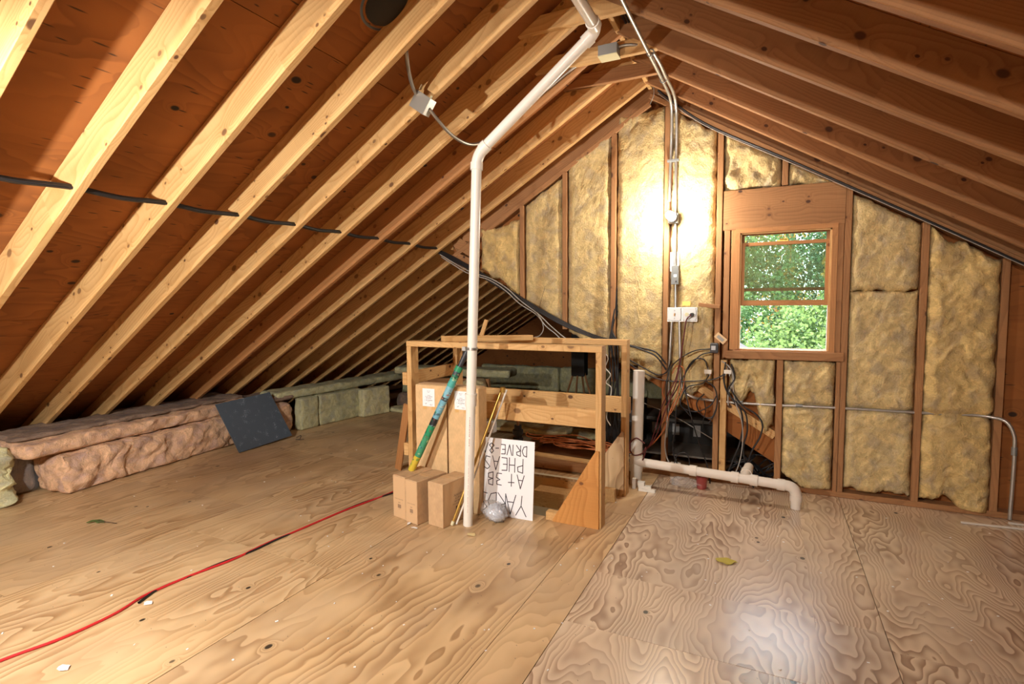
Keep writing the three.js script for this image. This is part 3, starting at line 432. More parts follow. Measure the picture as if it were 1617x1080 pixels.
// ---------------------------------------------------------------- white vent pipe
{
  const A = onFloor(739, 829), B = at(753, 245, -2.75), C = at(943, 47, -2.75), r = 0.0295;
  const o = thing('vent_pipe', 'tall white plastic vent pipe rising from the floor and slanting up to the ridge', 'pipe', A);
  const d1 = B.clone().sub(A).normalize(), d2 = C.clone().sub(B).normalize(), d3 = V(0, 0.02, 1).normalize();
  part('pipe_run', straight(A, B.clone().addScaledVector(d1, -0.06), r), M.pvc, o); part('pipe_run', straight(B.clone().addScaledVector(d2, 0.06), C.clone().addScaledVector(d2, -0.06), r), M.pvc, o);
  part('pipe_run', straight(C.clone().addScaledVector(d3, 0.06), C.clone().addScaledVector(d3, 4.5), r), M.pvc, o);
  const elbow = (P, a, b) => part('elbow', mergeGeometries([new THREE.TubeGeometry(new THREE.QuadraticBezierCurve3(P.clone().addScaledVector(a, -0.065), P, P.clone().addScaledVector(b, 0.065)), 14, r + 0.003, 22), straight(P.clone().addScaledVector(a, -0.085), P.clone().addScaledVector(a, -0.042), r + 0.0065, 22), straight(P.clone().addScaledVector(b, 0.042), P.clone().addScaledVector(b, 0.085), r + 0.0065, 22)]), M.pvc, o);
  elbow(B, d1, d2); elbow(C, d2, d3);
  const P = (y) => A.clone().addScaledVector(d1, y);
  part('coupling', mergeGeometries([straight(P(0.745), P(0.815), r + 0.005, 24), straight(P(0.812), P(0.82), r + 0.008, 24)]), M.pvc, o);
  const cl = part('hose_clamp', straight(P(1.085), P(1.1), r + 0.004, 24), M.galv, o); part('clamp_screw', bx(A.x + 0.0, A.x + 0.022, 1.08, 1.104, A.z + 0.03, A.z + 0.045), M.galv, cl);
  // printed line down the pipe
  const tx = canvasTex(1024, 64, (q, w, h) => { q.fillStyle = '#e9e5da'; q.fillRect(0, 0, w, h); q.fillStyle = '#9c4a44'; q.font = 'bold 34px sans-serif'; q.fillText('CHARLOTTE  PIPE', 10, 44); q.font = '26px sans-serif'; q.fillText('PVC-DWV  ASTM D 2665  NSF-dwv  MADE IN USA', 370, 42); });
  const cg = new THREE.CylinderGeometry(r + 0.0006, r + 0.0006, 0.66, 6, 1, true, 0.15, 0.42), u = cg.attributes.uv; for (let i = 0; i < u.count; i++) { const a = u.getX(i), b = u.getY(i); u.setXY(i, 1 - b, a); }
  const pr = part('printing', cg, std({ map: tx, roughness: 0.35 }), o, false); pr.position.copy(P(0.36).sub(A)); pr.quaternion.setFromUnitVectors(V(0, 1, 0), d1);
}
// ---------------------------------------------------------------- cartons
function barcodeTex(draw, w = 256, h = 512) { return canvasTex(w, h, (g) => { g.fillStyle = '#cdaa80'; g.fillRect(0, 0, w, h); draw(g, w, h); }); }
{
  const carton = (name, label, pos, turn, w, h, d, mat, group) => { const o = thing(name, label, 'box', pos, group); o.rotation.y = turn; part('body', chamferBox(w, h, d, 0.004), mat, o, false); return o; };
  const labelTex = canvasTex(256, 320, (g, w, h) => { g.fillStyle = '#eceef0'; g.fillRect(0, 0, w, h); g.fillStyle = '#6f7278'; const r = rng(5); for (const [y, a, b, t] of [[40, 95, 165, 7], [62, 105, 150, 6], [118, 95, 160, 7], [140, 50, 205, 9], [160, 75, 180, 7], [176, 75, 180, 7], [204, 45, 215, 11], [228, 105, 150, 7], [262, 40, 90, 6], [276, 40, 80, 6], [280, 140, 215, 6], [294, 160, 220, 6]]) for (let x = a; x < b; x += 9) if (r() > 0.2) g.fillRect(x, y, 7, t); });
  const tall = (label, x0, x1, zf, turn) => {
    const w = x1 - x0, o = carton('tall_carton', label, [(x0 + x1) / 2, 0, zf - 0.052], turn, w, 0.82, 0.1, M.cardTall, 'tall cartons');
    const lm = part('shipping_label', bx(-0.065, 0.03, 0.675, 0.795, 0.0505, 0.0512), std({ map: labelTex, roughness: 0.7 }), o, false);
    const tp = std({ color: '#d3a765', roughness: 0.5 }); for (const x of [-0.062, 0.008]) part('tape', bx(x, x + 0.028, 0.655, 0.69, 0.0501, 0.0505), tp, o, false);
    part('lid_flap', bx(-w / 2 + 0.004, w / 2 - 0.004, 0.8205, 0.8235, -0.048, 0.02), M.card, o, false); return o;
  };
  tall('tall brown carton with a white label standing against the left guardrail post', -2.155, -1.912, -2.95, 0.02); tall('tall brown carton with a white label standing behind the white pipe', -1.892, -1.658, -2.94, -0.03);
  const front = barcodeTex((g, w, h) => { g.fillStyle = '#7a6350'; g.font = '17px sans-serif'; g.fillText('Southern Living at HOME', 24, 285); g.font = 'bold 18px sans-serif'; g.fillText('40746', 100, 330); for (let x = 90, r = rng(3); x < 165;) { const k = 2 + r() * 4; g.fillRect(x, 345, k * 0.7, 48); x += k; } g.font = '14px sans-serif'; g.fillText('41017', 108, 412); });
  const side = barcodeTex((g, w, h) => { g.fillStyle = '#5a4a38'; g.font = 'italic 40px serif'; g.fillText('Southern', 120, 190); g.fillText('Living', 140, 228); g.font = 'bold 26px serif'; g.fillText('AT HOME', 132, 262); g.font = '20px sans-serif'; g.fillText('COLLECTION', 110, 292); g.fillRect(150, 318, 70, 46); }, 320, 512);
  const small = (label, p0, p1, h, d, kind) => {
    const w = p0.distanceTo(p1), a = Math.atan2(-(p1.z - p0.z), p1.x - p0.x), c = p0.clone().add(p1).multiplyScalar(0.5), n = V(Math.sin(a), 0, Math.cos(a));
    c.addScaledVector(n, -d / 2); const o = carton('small_carton', label, [c.x, 0, c.z], a, w, h, d, M.card, 'small cartons at the foot of the pipe');
    if (kind < 2) part('front_print', bx(-w / 2 + 0.006, w / 2 - 0.006, 0.008, h - 0.008, d / 2, d / 2 + 0.0006), std({ map: front, roughness: 0.9 }), o, false);
    else part('side_print', (() => { const q = new THREE.PlaneGeometry(d - 0.012, h - 0.016); q.rotateY(Math.PI / 2); q.translate(w / 2 + 0.0006, h / 2, 0); return q; })(), std({ map: side, roughness: 0.9 }), o, false);
    part('top_seam', bx(-w / 2 + 0.003, w / 2 - 0.003, h, h + 0.0012, -0.02, 0.02), std({ color: '#c6a378', roughness: 0.5 }), o, false);
    return o;
  };
  const B = (x, z) => V(x, 0, z);
  small('left of the two small barcode cartons before the tall cartons', B(-2.15, -2.685), B(-2.035, -2.66), 0.275, 0.235, 0); small('right of the two small barcode cartons before the tall cartons', B(-2.027, -2.65), B(-1.922, -2.627), 0.274, 0.25, 1); small('small brown carton with printed side standing left of the white pipe', B(-1.871, -2.671), B(-1.751, -2.652), 0.273, 0.25, 2);
}
{ // gift wrap tube, brass rods, sign, plastic bag
  const a = V(-2.09, 0.277, -2.8), b = at(739, 551, -2.925), d = b.clone().sub(a).normalize(), L = a.distanceTo(b);
  const o = thing('wrapping_paper_roll', 'colourful blue green roll of wrapping paper leaning on the tall cartons', 'paper roll', a), q = new THREE.Quaternion().setFromUnitVectors(V(0, 1, 0), d);
  const wrap = canvasTex(128, 1024, (g, w, h) => {
    const r = rng(19), bands = [['#c9b23a', 0.14], ['#3f8f6a', 0.2], ['#1f8a5e', 0.1], ['#22282c', 0.07], ['#6fa8bb', 0.17], ['#2b2f33', 0.03], ['#7db4c4', 0.1], ['#49a79c', 0.07], ['#1d7a5a', 0.04], ['#3a4650', 0.08]];
    let y = h; for (const [c, f] of bands) { g.fillStyle = c; g.fillRect(0, y - f * h - 1, w, f * h + 2); for (let i = 0; i < 26; i++) { g.fillStyle = ['#1d4f6b', '#e4d9a0', '#23302f', '#8fc7d0', '#b9423a', '#2f7f4f'][Math.floor(r() * 6)]; g.globalAlpha = 0.5; g.beginPath(); g.ellipse(r() * w, y - r() * f * h, 3 + r() * 12, 2 + r() * 7, r() * 3, 0, 7); g.fill(); g.globalAlpha = 1; } y -= f * h; }
    g.fillStyle = '#b4343a'; g.beginPath(); g.ellipse(70, h * 0.73, 22, 26, 0, 0, 7); g.fill();
  });
  const tb = (n, r0, s0, s1, m) => { const c = new THREE.CylinderGeometry(r0, r0, (s1 - s0) * L, 20); c.translate(0, (s0 + s1) / 2 * L, 0); const k = part(n, c, m, o, false); k.quaternion.copy(q); return k; };
  tb('paper', 0.0235, 0, 0.86, std({ map: wrap, roughness: 0.35 })); tb('core', 0.017, 0.8, 1.0, std({ color: '#33373b', roughness: 0.4 })); tb('band', 0.0255, 0.82, 0.86, std({ color: '#2c8f66', roughness: 0.3 })); tb('band', 0.0255, 0.7, 0.73, std({ color: '#4aa79f', roughness: 0.3 }));
  const ra = onFloor(714, 831).add(V(0, 0.012, 0)), rb = at(793, 613, -3.02), rod = thing('curtain_rod', 'thin brass curtain rod leaning behind the white pipe', 'rod', ra);
  part('rod', straight(ra, rb, 0.0085, 12), M.brass, rod); part('end_cap', straight(ra.clone().addScaledVector(rb.clone().sub(ra).normalize(), -0.004), ra.clone().addScaledVector(rb.clone().sub(ra).normalize(), 0.02), 0.0105, 12), M.cream, rod); part('bracket', bx(rb.x - 0.004, rb.x + 0.018, rb.y - 0.025, rb.y + 0.008, rb.z - 0.006, rb.z + 0.02), M.brass, rod);
  const rod2 = thing('curtain_rod', 'thin white curtain rod leaning beside the brass rod', 'rod', ra.clone().add(V(0.02, 0, -0.02))); part('rod', straight(ra.clone().add(V(0.022, 0.0, -0.015)), rb.clone().add(V(0.025, -0.01, -0.015)), 0.006, 10), M.whiteWire, rod2);
  // sign: hand drawn strokes, hung upside down
  const GL = { Y: [[0, 0, .45, .5, .4, 1], [.9, 0, .45, .5]], A: [[0, 1, .45, 0, .9, 1], [.18, .62, .72, .62]], R: [[.1, 1, .1, 0, .7, .1, .75, .35, .12, .5, .8, 1]], D: [[.1, 0, .1, 1, .6, .9, .85, .5, .6, .1, .1, 0]], S: [[.8, .12, .4, 0, .1, .2, .75, .65, .6, .95, .1, .9]], t: [[.4, .1, .4, 1], [.05, .4, .8, .36]], 3: [[.1, .08, .7, .1, .75, .35, .3, .48, .8, .62, .7, .95, .1, .95]], B: [[.1, 0, .1, 1, .75, .85, .7, .55, .15, .5, .7, .35, .65, .05, .1, 0]], P: [[.1, 1, .1, 0, .7, .08, .75, .4, .12, .55]], H: [[.1, 0, .1, 1], [.8, 0, .8, 1], [.1, .5, .8, .48]], E: [[.75, .03, .12, .06, .1, .5, .6, .48], [.1, .5, .14, .95, .8, .95]], I: [[.4, 0, .4, 1]], V: [[.05, 0, .45, 1, .85, 0]], '-': [[.2, .55, .7, .52]], 8: [[.5, .5, .15, .25, .5, 0, .85, .25, .5, .5, .1, .78, .5, 1, .9, .78, .5, .5]] };
  const W = 0.345, H = 0.494, px = 1400, sg = canvasTex(Math.round(W * px), Math.round(H * px), (g, w, h) => {
    g.fillStyle = '#eef0f3'; g.fillRect(0, 0, w, h); g.strokeStyle = '#2b2530'; g.lineWidth = 7.5; g.lineCap = g.lineJoin = 'round';
    const line = (txt, y, hh, xs) => [...txt].forEach((ch, i) => { for (const s of GL[ch]) { g.beginPath(); for (let k = 0; k < s.length; k += 2) { const X = (xs[i] + s[k] * hh * 0.62) * px, Y = (y + s[k + 1] * hh) * px; k ? g.lineTo(X, Y) : g.moveTo(X, Y); } g.stroke(); } });
    line('YARDS', 0.02, 0.125, [0.045, 0.118, 0.18, 0.245, 0.31]); line('At3B', 0.19, 0.085, [0.065, 0.13, 0.215, 0.275]); line('PHEAS', 0.29, 0.088, [0.07, 0.125, 0.178, 0.238, 0.3]); line('DRIVE-8A', 0.395, 0.066, [0.048, 0.09, 0.13, 0.152, 0.195, 0.238, 0.275, 0.322]);
  });
  const so = thing('yard_sign', 'white foam board yard sign with black handwriting, standing upside down', 'sign', [-1.483, 0, -2.985]); so.rotation.set(-0.08, 0.05, 0);
  part('board', (() => { const c = new THREE.BoxGeometry(W, H, 0.006); c.translate(0, H / 2, 0); return c; })(), M.white, so, false);
  const face = new THREE.PlaneGeometry(W, H); face.rotateZ(Math.PI); face.translate(0, H / 2, 0.0035); part('lettering', face, std({ map: sg, roughness: 0.6 }), so, false);
  // bag: crumpled clear plastic round a grey bundle
  const bag = thing('plastic_bag', 'crumpled clear plastic bag with a grey bundle in front of the yard sign', 'bag', onFloor(782, 822));
  const crump = (rx, ry, rz, s, amp) => { const g = new THREE.SphereGeometry(1, 40, 28), p = g.attributes.position; for (let i = 0; i < p.count; i++) { const x = p.getX(i), y = p.getY(i), z = p.getZ(i), k = 1 + amp * (Math.abs(n3(x * 2.3 + s, y * 2.3, z * 2.3)) - 0.3) + amp * 0.5 * Math.abs(n3(x * 6, y * 6 + s, z * 6)); p.setXYZ(i, x * rx * k, y * ry * k, z * rz * k); } return weldNormals(g); };
  const bb = part('bundle', crump(0.062, 0.05, 0.05, 3, 0.25), std({ color: '#b9bec6', roughness: 0.35 }), bag, false); bb.position.set(0.01, 0.052, 0); bb.rotation.z = -0.25;
  const bw = part('wrap', crump(0.082, 0.055, 0.058, 8, 0.22), M.clear, bag, false); bw.position.set(-0.005, 0.06, 0); bw.rotation.z = -0.35;
}
// ---------------------------------------------------------------- lamps
function bulb(o, P, dir, I, color, glow) {          // bare bulb on a porcelain holder, dir points away from the holder
  const q = new THREE.Quaternion().setFromUnitVectors(V(0, 1, 0), dir), prof = [[0.0, 0.0], [0.012, 0.0], [0.013, 0.018], [0.016, 0.026], [0.026, 0.045], [0.03, 0.06], [0.028, 0.074], [0.019, 0.086], [0.0, 0.091]].map(([a, b]) => new THREE.Vector2(a, b));
  const g = new THREE.LatheGeometry(prof, 28); g.applyQuaternion(q); const m = part('glass_bulb', g, std({ color: '#fff6e6', emissive: new THREE.Color(...color), emissiveIntensity: glow, roughness: 0.4 }), o, false); m.position.copy(P).sub(o.position); m.castShadow = false;
  const h = new THREE.LatheGeometry([[0.0, -0.03], [0.034, -0.03], [0.034, -0.022], [0.024, -0.01], [0.02, 0.004], [0.0, 0.004]].map(([a, b]) => new THREE.Vector2(a, b)), 24); h.applyQuaternion(q); const hm = part('lamp_holder', h, M.white, o, false); hm.position.copy(P).sub(o.position);
  const l = new THREE.PointLight(new THREE.Color(...color), I, 0, 2); l.position.copy(P).addScaledVector(dir, 0.055).sub(o.position); l.castShadow = true; l.shadow.radius = 1.5; l.name = 'bulb_light'; o.add(l);
}
{
  const P = at(1058, 340, ZW + 0.2), o = thing('light_fixture', 'lit bare light bulb on the gable stud below the ridge', 'lamp', [P.x, P.y, ZW + 0.02]);
  part('socket', straight(V(P.x, P.y, ZW + 0.06), V(P.x, P.y, ZW + 0.13), 0.022, 18), M.white, o); part('junction_box', bx(P.x - 0.036, P.x + 0.036, P.y - 0.036, P.y + 0.036, ZW + 0.002, ZW + 0.068), M.zinc, o);
  bulb(o, V(P.x, P.y, ZW + 0.15), V(0, 0, 1), BULB_I, BULB_C, 40);
}
{ // unseen second lamp at the left lights the left rafters; clamp and reflector assumed
  const P = V(-2.17, 1.615, 0.0), dir = V(-0.3, -0.3, -1).normalize(), o = thing('unseen_clamp_lamp', 'unseen work lamp with a metal reflector out of view at the left, placed to light the left rafters', 'lamp', P), q = new THREE.Quaternion().setFromUnitVectors(V(0, 1, 0), dir);
  const rf = new THREE.LatheGeometry([[0.03, -0.1], [0.05, -0.08], [0.09, -0.05], [0.12, -0.01], [0.123, -0.01], [0.093, -0.052], [0.052, -0.084], [0.03, -0.104]].map(([a, b]) => new THREE.Vector2(a, b)), 36); rf.applyQuaternion(q); part('reflector', rf, M.galv, o, false);
  const bl = new THREE.SphereGeometry(0.03, 24, 16); bl.translate(dir.x * -0.045, dir.y * -0.045, dir.z * -0.045); part('glass_bulb', bl, std({ color: '#ffffff', emissive: new THREE.Color(1, 0.96, 0.9), emissiveIntensity: 6 }), o, false);
  part('socket', straight(P.clone().addScaledVector(dir, -0.2), P.clone().addScaledVector(dir, -0.09), 0.024, 16), M.black, o);
  part('cord', tubeG([P.clone().addScaledVector(dir, -0.2), V(-2.1, 1.74, 0.26), V(-2.14, 1.98, 0.2), V(-2.17, 2.2, 0.1)], 0.004, 30, 6), M.black, o);
  const l = new THREE.SpotLight(new THREE.Color(...LAMP_C), LAMP_I, 0, LAMP_A * RAD, 0.38, 2); l.name = 'unseen_lamp_light'; l.position.set(0, 0, 0); l.target.position.copy(dir); o.add(l, l.target); l.castShadow = true; l.shadow.radius = 1.2;
}
{ // unseen third lamp behind the camera: a globe placed to light floor and gable
  const P = V(-0.88, 2.68, 1.9), o = thing('unseen_globe_lamp', 'unseen frosted globe lamp under the ridge behind the camera, out of view, placed to light the floor and gable', 'lamp', P);
  part('globe', new THREE.SphereGeometry(0.12, 32, 20), std({ color: '#ffffff', emissive: new THREE.Color(...UNSEEN_GLOBE_C), emissiveIntensity: 3 }), o, false);
  part('neck', new THREE.CylinderGeometry(0.05, 0.06, 0.05, 24).translate(0, 0.13, 0), M.white, o, false); part('stem', straight(V(-0.88, 2.8, 1.9), V(-0.88, 2.97, 1.9), 0.02, 12), M.galv, o);
  const l = new THREE.PointLight(new THREE.Color(...UNSEEN_GLOBE_C), UNSEEN_GLOBE_I, 0, 2); l.name = 'unseen_globe_light'; l.castShadow = true; l.shadow.radius = 6; o.add(l);
}
// ---------------------------------------------------------------- conduits, boxes, flex
const cable = (name, label, pts, r, mat, cat = 'cable', rad = 7) => solo(name, tubeG(pts, r, Math.max(12, pts.length * 9), rad), mat, label, cat);
const A3 = (z, ...p) => p.map(([x, y, dz = 0]) => at(x, y, z + dz));
{
  const zc = ZW + 0.028, r = 0.0108, c1 = thing('conduit', 'long steel conduit running under the ridge and down to the light bulb', 'conduit', [-0.7, 2.8, -4]);
  part('tube', tubeG([V(-0.76, 2.84, 3.3), V(-0.75, 2.84, 1.6), V(-0.70, 2.835, -1), V(-0.69, 2.835, -3.0), V(-0.685, 2.835, -3.9), V(-0.685, 2.825, -4.03), V(-0.688, 2.78, -4.13), V(-0.695, 2.69, -4.19), V(-0.703, 2.58, zc), V(-0.712, 2.2, zc), at(1057, 318, zc)], r, 120, 12), M.galv, c1);
  for (const z of [-3.3, -3.72]) part('strap', new THREE.TorusGeometry(0.02, 0.004, 6, 16).translate(-0.675, 2.83, z), M.zinc, c1);
  const c2 = thing('conduit', 'second steel conduit bending down the gable beside the first to the grey switch box', 'conduit', [-0.66, 2.7, -4.2]);
  part('tube', tubeG([V(-0.672, 2.86, -3.36), V(-0.658, 2.845, -3.5), V(-0.655, 2.835, -3.7), V(-0.652, 2.835, -3.95), V(-0.653, 2.815, -4.06), V(-0.656, 2.76, -4.14), V(-0.66, 2.67, -4.195), V(-0.665, 2.56, zc), V(-0.668, 2.2, zc), at(1066, 420, zc)], r, 110, 12), M.galv, c2);
  part('strap', bx(-0.73, -0.645, 2.42, 2.435, zc - 0.015, zc + 0.014), M.zinc, c2);
  const sw = thing('switch_box', 'small grey metal switch box on the conduit below the light bulb', 'switch box', at(1066, 435, ZW));
  const a = at(1061, 420, ZW + 0.03), b = at(1072, 449, ZW + 0.03); part('body', bx(a.x, b.x, b.y, a.y, ZW + 0.004, ZW + 0.055), M.greyPaint, sw); part('label', bx(a.x + 0.018, b.x - 0.014, b.y + 0.055, b.y + 0.075, ZW + 0.055, ZW + 0.0556), M.white, sw); part('knockout', straight(V(b.x - 0.017, b.y + 0.022, ZW + 0.05), V(b.x - 0.017, b.y + 0.022, ZW + 0.058), 0.006, 10), M.black, sw);
  const t0 = at(1058, 398, ZW + 0.02), t1 = at(1073, 428, ZW + 0.02); const tag = solo('paper_tag', bx(t0.x, t1.x - 0.005, t1.y, t0.y, ZW + 0.003, ZW + 0.006), M.paper, 'white printed paper tag behind the conduit above the grey switch box', 'paper tag');
  const c3 = thing('conduit', 'short steel conduit between the grey switch box and the left outlet box', 'conduit', at(1067, 465, zc)); part('tube', straight(at(1067, 448, zc), at(1067, 487, zc), r, 14), M.galv, c3);
  // outlet boxes
  const outlet = (label, cx, kind) => {
    const c = at(cx, 496.5, ZW + 0.03), o = thing('outlet_box', label, 'outlet', [c.x, c.y, ZW + 0.004]), s = 0.054;
    part('box', bx(c.x - s, c.x + s, c.y - s, c.y + s, ZW + 0.004, ZW + 0.045), M.galv, o);
    const sh = new THREE.Shape(); const R = (x, y, w, h, q) => { sh.moveTo(x - w + q, y - h); sh.lineTo(x + w - q, y - h); sh.quadraticCurveTo(x + w, y - h, x + w, y - h + q); sh.lineTo(x + w, y + h - q); sh.quadraticCurveTo(x + w, y + h, x + w - q, y + h); sh.lineTo(x - w + q, y + h); sh.quadraticCurveTo(x - w, y + h, x - w, y + h - q); sh.lineTo(x - w, y - h + q); sh.quadraticCurveTo(x - w, y - h, x - w + q, y - h); };
    R(0, 0, 0.046, 0.046, 0.018); const g = new THREE.ExtrudeGeometry(sh, { depth: 0.006, bevelEnabled: true, bevelSize: 0.002, bevelThickness: 0.002, bevelSegments: 2 }); g.translate(c.x, c.y, ZW + 0.045); const cv = part('cover_plate', g, std({ color: '#a9a9a6', metalness: 0.7, roughness: 0.4 }), o);
    if (kind === 0) { part('switch_toggle', bx(c.x - 0.004, c.x + 0.004, c.y - 0.012, c.y + 0.01, ZW + 0.052, ZW + 0.066), std({ color: '#b58a4a', roughness: 0.5 }), cv); for (const y of [-0.03, 0.03]) part('screw', straight(V(c.x, c.y + y, ZW + 0.052), V(c.x, c.y + y, ZW + 0.056), 0.004, 10), M.zinc, cv); }
    else for (const x of [-0.02, 0.02]) part('receptacle', straight(V(c.x + x, c.y, ZW + 0.05), V(c.x + x, c.y, ZW + 0.057), 0.015, 18), M.cream, cv);
    for (const [x, y] of [[-1, -1], [1, -1], [-1, 1], [1, 1]]) part('screw', straight(V(c.x + x * 0.045, c.y + y * 0.045, ZW + 0.045), V(c.x + x * 0.045, c.y + y * 0.045, ZW + 0.05), 0.004, 8), M.zinc, o); return c;
  };
  outlet('square metal box with a round corner plate and toggle, left of the outlet pair', 1066, 0); const oc = outlet('square metal outlet box with a black plug, right of the outlet pair', 1089.5, 1);
  const gb = at(1084, 480, ZW + 0.02); solo('ground_bracket', bx(gb.x - 0.03, gb.x + 0.03, gb.y - 0.012, gb.y + 0.02, ZW + 0.002, ZW + 0.02), M.brass, 'small brass coloured bracket on top of the right outlet box', 'bracket');
  const plug = thing('power_plug', 'black power plug with a dark red cord in the right outlet box', 'plug', [oc.x + 0.02, oc.y, ZW + 0.06]); part('plug_body', straight(V(oc.x + 0.02, oc.y, ZW + 0.057), V(oc.x + 0.018, oc.y - 0.003, ZW + 0.095), 0.014, 14), M.black, plug);
  part('cord', tubeG([V(oc.x + 0.018, oc.y - 0.003, ZW + 0.095), ...A3(ZW + 0.09, [1085, 503], [1080, 530], [1074, 570], [1066, 610], [1050, 650], [1035, 690], [1022, 708], [1005, 715], [995, 705], [999, 690], [1012, 692], [1014, 705], [1008, 725])], 0.005, 120, 8), M.maroon, plug);
  const d1 = thing('conduit', 'left steel conduit dropping from the outlet pair to the floor clutter', 'conduit', at(1060, 540, zc)); part('tube', tubeG(A3(zc, [1061, 508], [1059, 540], [1056, 600], [1056, 650], [1052, 690]), r * 0.95, 40, 12), M.galv, d1);
  const d2 = thing('conduit', 'steel conduit dropping from the outlet pair and turning right along the gable studs', 'conduit', at(1074, 540, zc));
  part('tube', tubeG([...A3(zc, [1073, 508], [1074, 560], [1075, 600], [1080, 618], [1094, 627]), at(1115, 631, ZW - 0.006), at(1180, 637, ZW - 0.012), V(0.45, 0.626, ZW - 0.012), V(0.9, 0.63, ZW - 0.012), V(1.24, 0.636, ZW + 0.005), V(1.31, 0.62, ZW + 0.045), V(1.345, 0.55, ZW + 0.06), V(1.352, 0.45, ZW + 0.065), V(1.348, 0.02, ZW + 0.065)], r, 150, 12), M.galv, d2);
  for (const x of [1168, 1262]) { const p = at(x, 638, ZW + 0.0); part('coupling', straight(V(p.x - 0.022, 0.6245, ZW - 0.012), V(p.x + 0.022, 0.6255, ZW - 0.012), 0.0145, 14), M.zinc, d2); } part('coupling', straight(V(1.351, 0.42, ZW + 0.065), V(1.351, 0.47, ZW + 0.065), 0.0145, 14), M.zinc, d2);
}
{ // boxes on rafters and flexible conduit
  const z4 = Z0 - 3 * STEP, b2 = at(668, 164, z4 + 0.035), o = thing('junction_box', 'grey steel junction box on a left rafter with two flexible conduits', 'junction box', b2);
  const g = part('body', new THREE.BoxGeometry(0.105, 0.09, 0.055), M.galv, o, false); g.rotation.set(0, 0, -0.62); const cp = part('cover', new THREE.BoxGeometry(0.108, 0.093, 0.004), M.steel, o, false); cp.position.z = 0.03; cp.rotation.z = -0.62;
  for (const s of [-1, 1]) { const e = part('ear', new THREE.BoxGeometry(0.012, 0.03, 0.005), M.cream, o, false); e.position.set(0.03 * s + 0.02, 0.055 - 0.035 * s, 0.0); e.rotation.z = -0.6; }
  const flex = (label, pts, seg) => { // spiral wound metal conduit: fine rings along the tube
    const c = new THREE.CatmullRomCurve3(pts, false, 'centripetal'), n = seg, rad = 10, g0 = new THREE.TubeGeometry(c, n, 0.0095, rad), p = g0.attributes.position;
    for (let i = 0; i <= n; i++) { const C = c.getPointAt(i / n), k = i % 2 ? 0.8 : 1.08; for (let j = 0; j <= rad; j++) { const q = i * (rad + 1) + j; p.setXYZ(q, C.x + (p.getX(q) - C.x) * k, C.y + (p.getY(q) - C.y) * k, C.z + (p.getZ(q) - C.z) * k); } } g0.computeVertexNormals();
    return solo('flexible_conduit', g0, M.steel, label, 'conduit');
  };
  flex('flexible metal conduit dropping from between the rafters to the rafter junction box', [at(640, 60, -2.2).add(V(0, 0.06, 0)), at(642, 85, -2.22), at(646, 115, -2.32), at(654, 142, -2.44), at(662, 156, z4 + 0.04)], 110);
  flex('flexible metal conduit sagging from the rafter junction box to behind the pipe elbow', [at(678, 172, z4 + 0.03), at(692, 190, -2.56), at(712, 212, -2.68), at(735, 226, -2.82), at(757, 226, -3.0), at(790, 202, -3.27), at(830, 168, -3.32), at(870, 137, -3.33), at(905, 108, -3.33), at(930, 91, -3.33), at(945, 87, -3.32)], 300);
  const z6 = Z0 - 5 * STEP + 0.04, b1 = at(962, 82, z6 + 0.03), q = thing('junction_box', 'grey steel junction box with cream cover on a collar tie under the ridge', 'junction box', b1);
  part('body', (() => { const k = new THREE.BoxGeometry(0.115, 0.06, 0.085); return k; })(), M.zinc, q, false); const cv = part('cover', new THREE.BoxGeometry(0.118, 0.006, 0.088), M.cream, q, false); cv.position.set(0, -0.033, 0);
  flex('flexible metal conduit from the ridge junction box to the conduit pair', [at(973, 76, z6 + 0.02), at(985, 72, z6 + 0.01), at(1000, 71, z6), at(1013, 73, -3.32), V(-0.672, 2.86, -3.36)], 70);
  const vc = at(607, 2, -2.06), v = thing('roof_vent', 'round black roof vent between two left rafters at the top edge', 'vent', vc), qq = new THREE.Quaternion().setFromUnitVectors(V(0, 1, 0), upL);
  const ring = (n, geo, m) => { const k = part(n, geo, m, v, false); k.quaternion.copy(qq); return k; };
  ring('collar', new THREE.CylinderGeometry(0.15, 0.15, 0.03, 40).translate(0, 0.0, 0), M.black); ring('grille', new THREE.TorusGeometry(0.125, 0.012, 8, 60).rotateX(Math.PI / 2).translate(0, -0.02, 0), std({ color: '#59626c', roughness: 0.4, metalness: 0.4 })); ring('dome', new THREE.SphereGeometry(0.11, 28, 14, 0, 6.3, 1.57, 1.57).scale(1, 0.35, 1).translate(0, -0.02, 0), M.blackSoft);
}
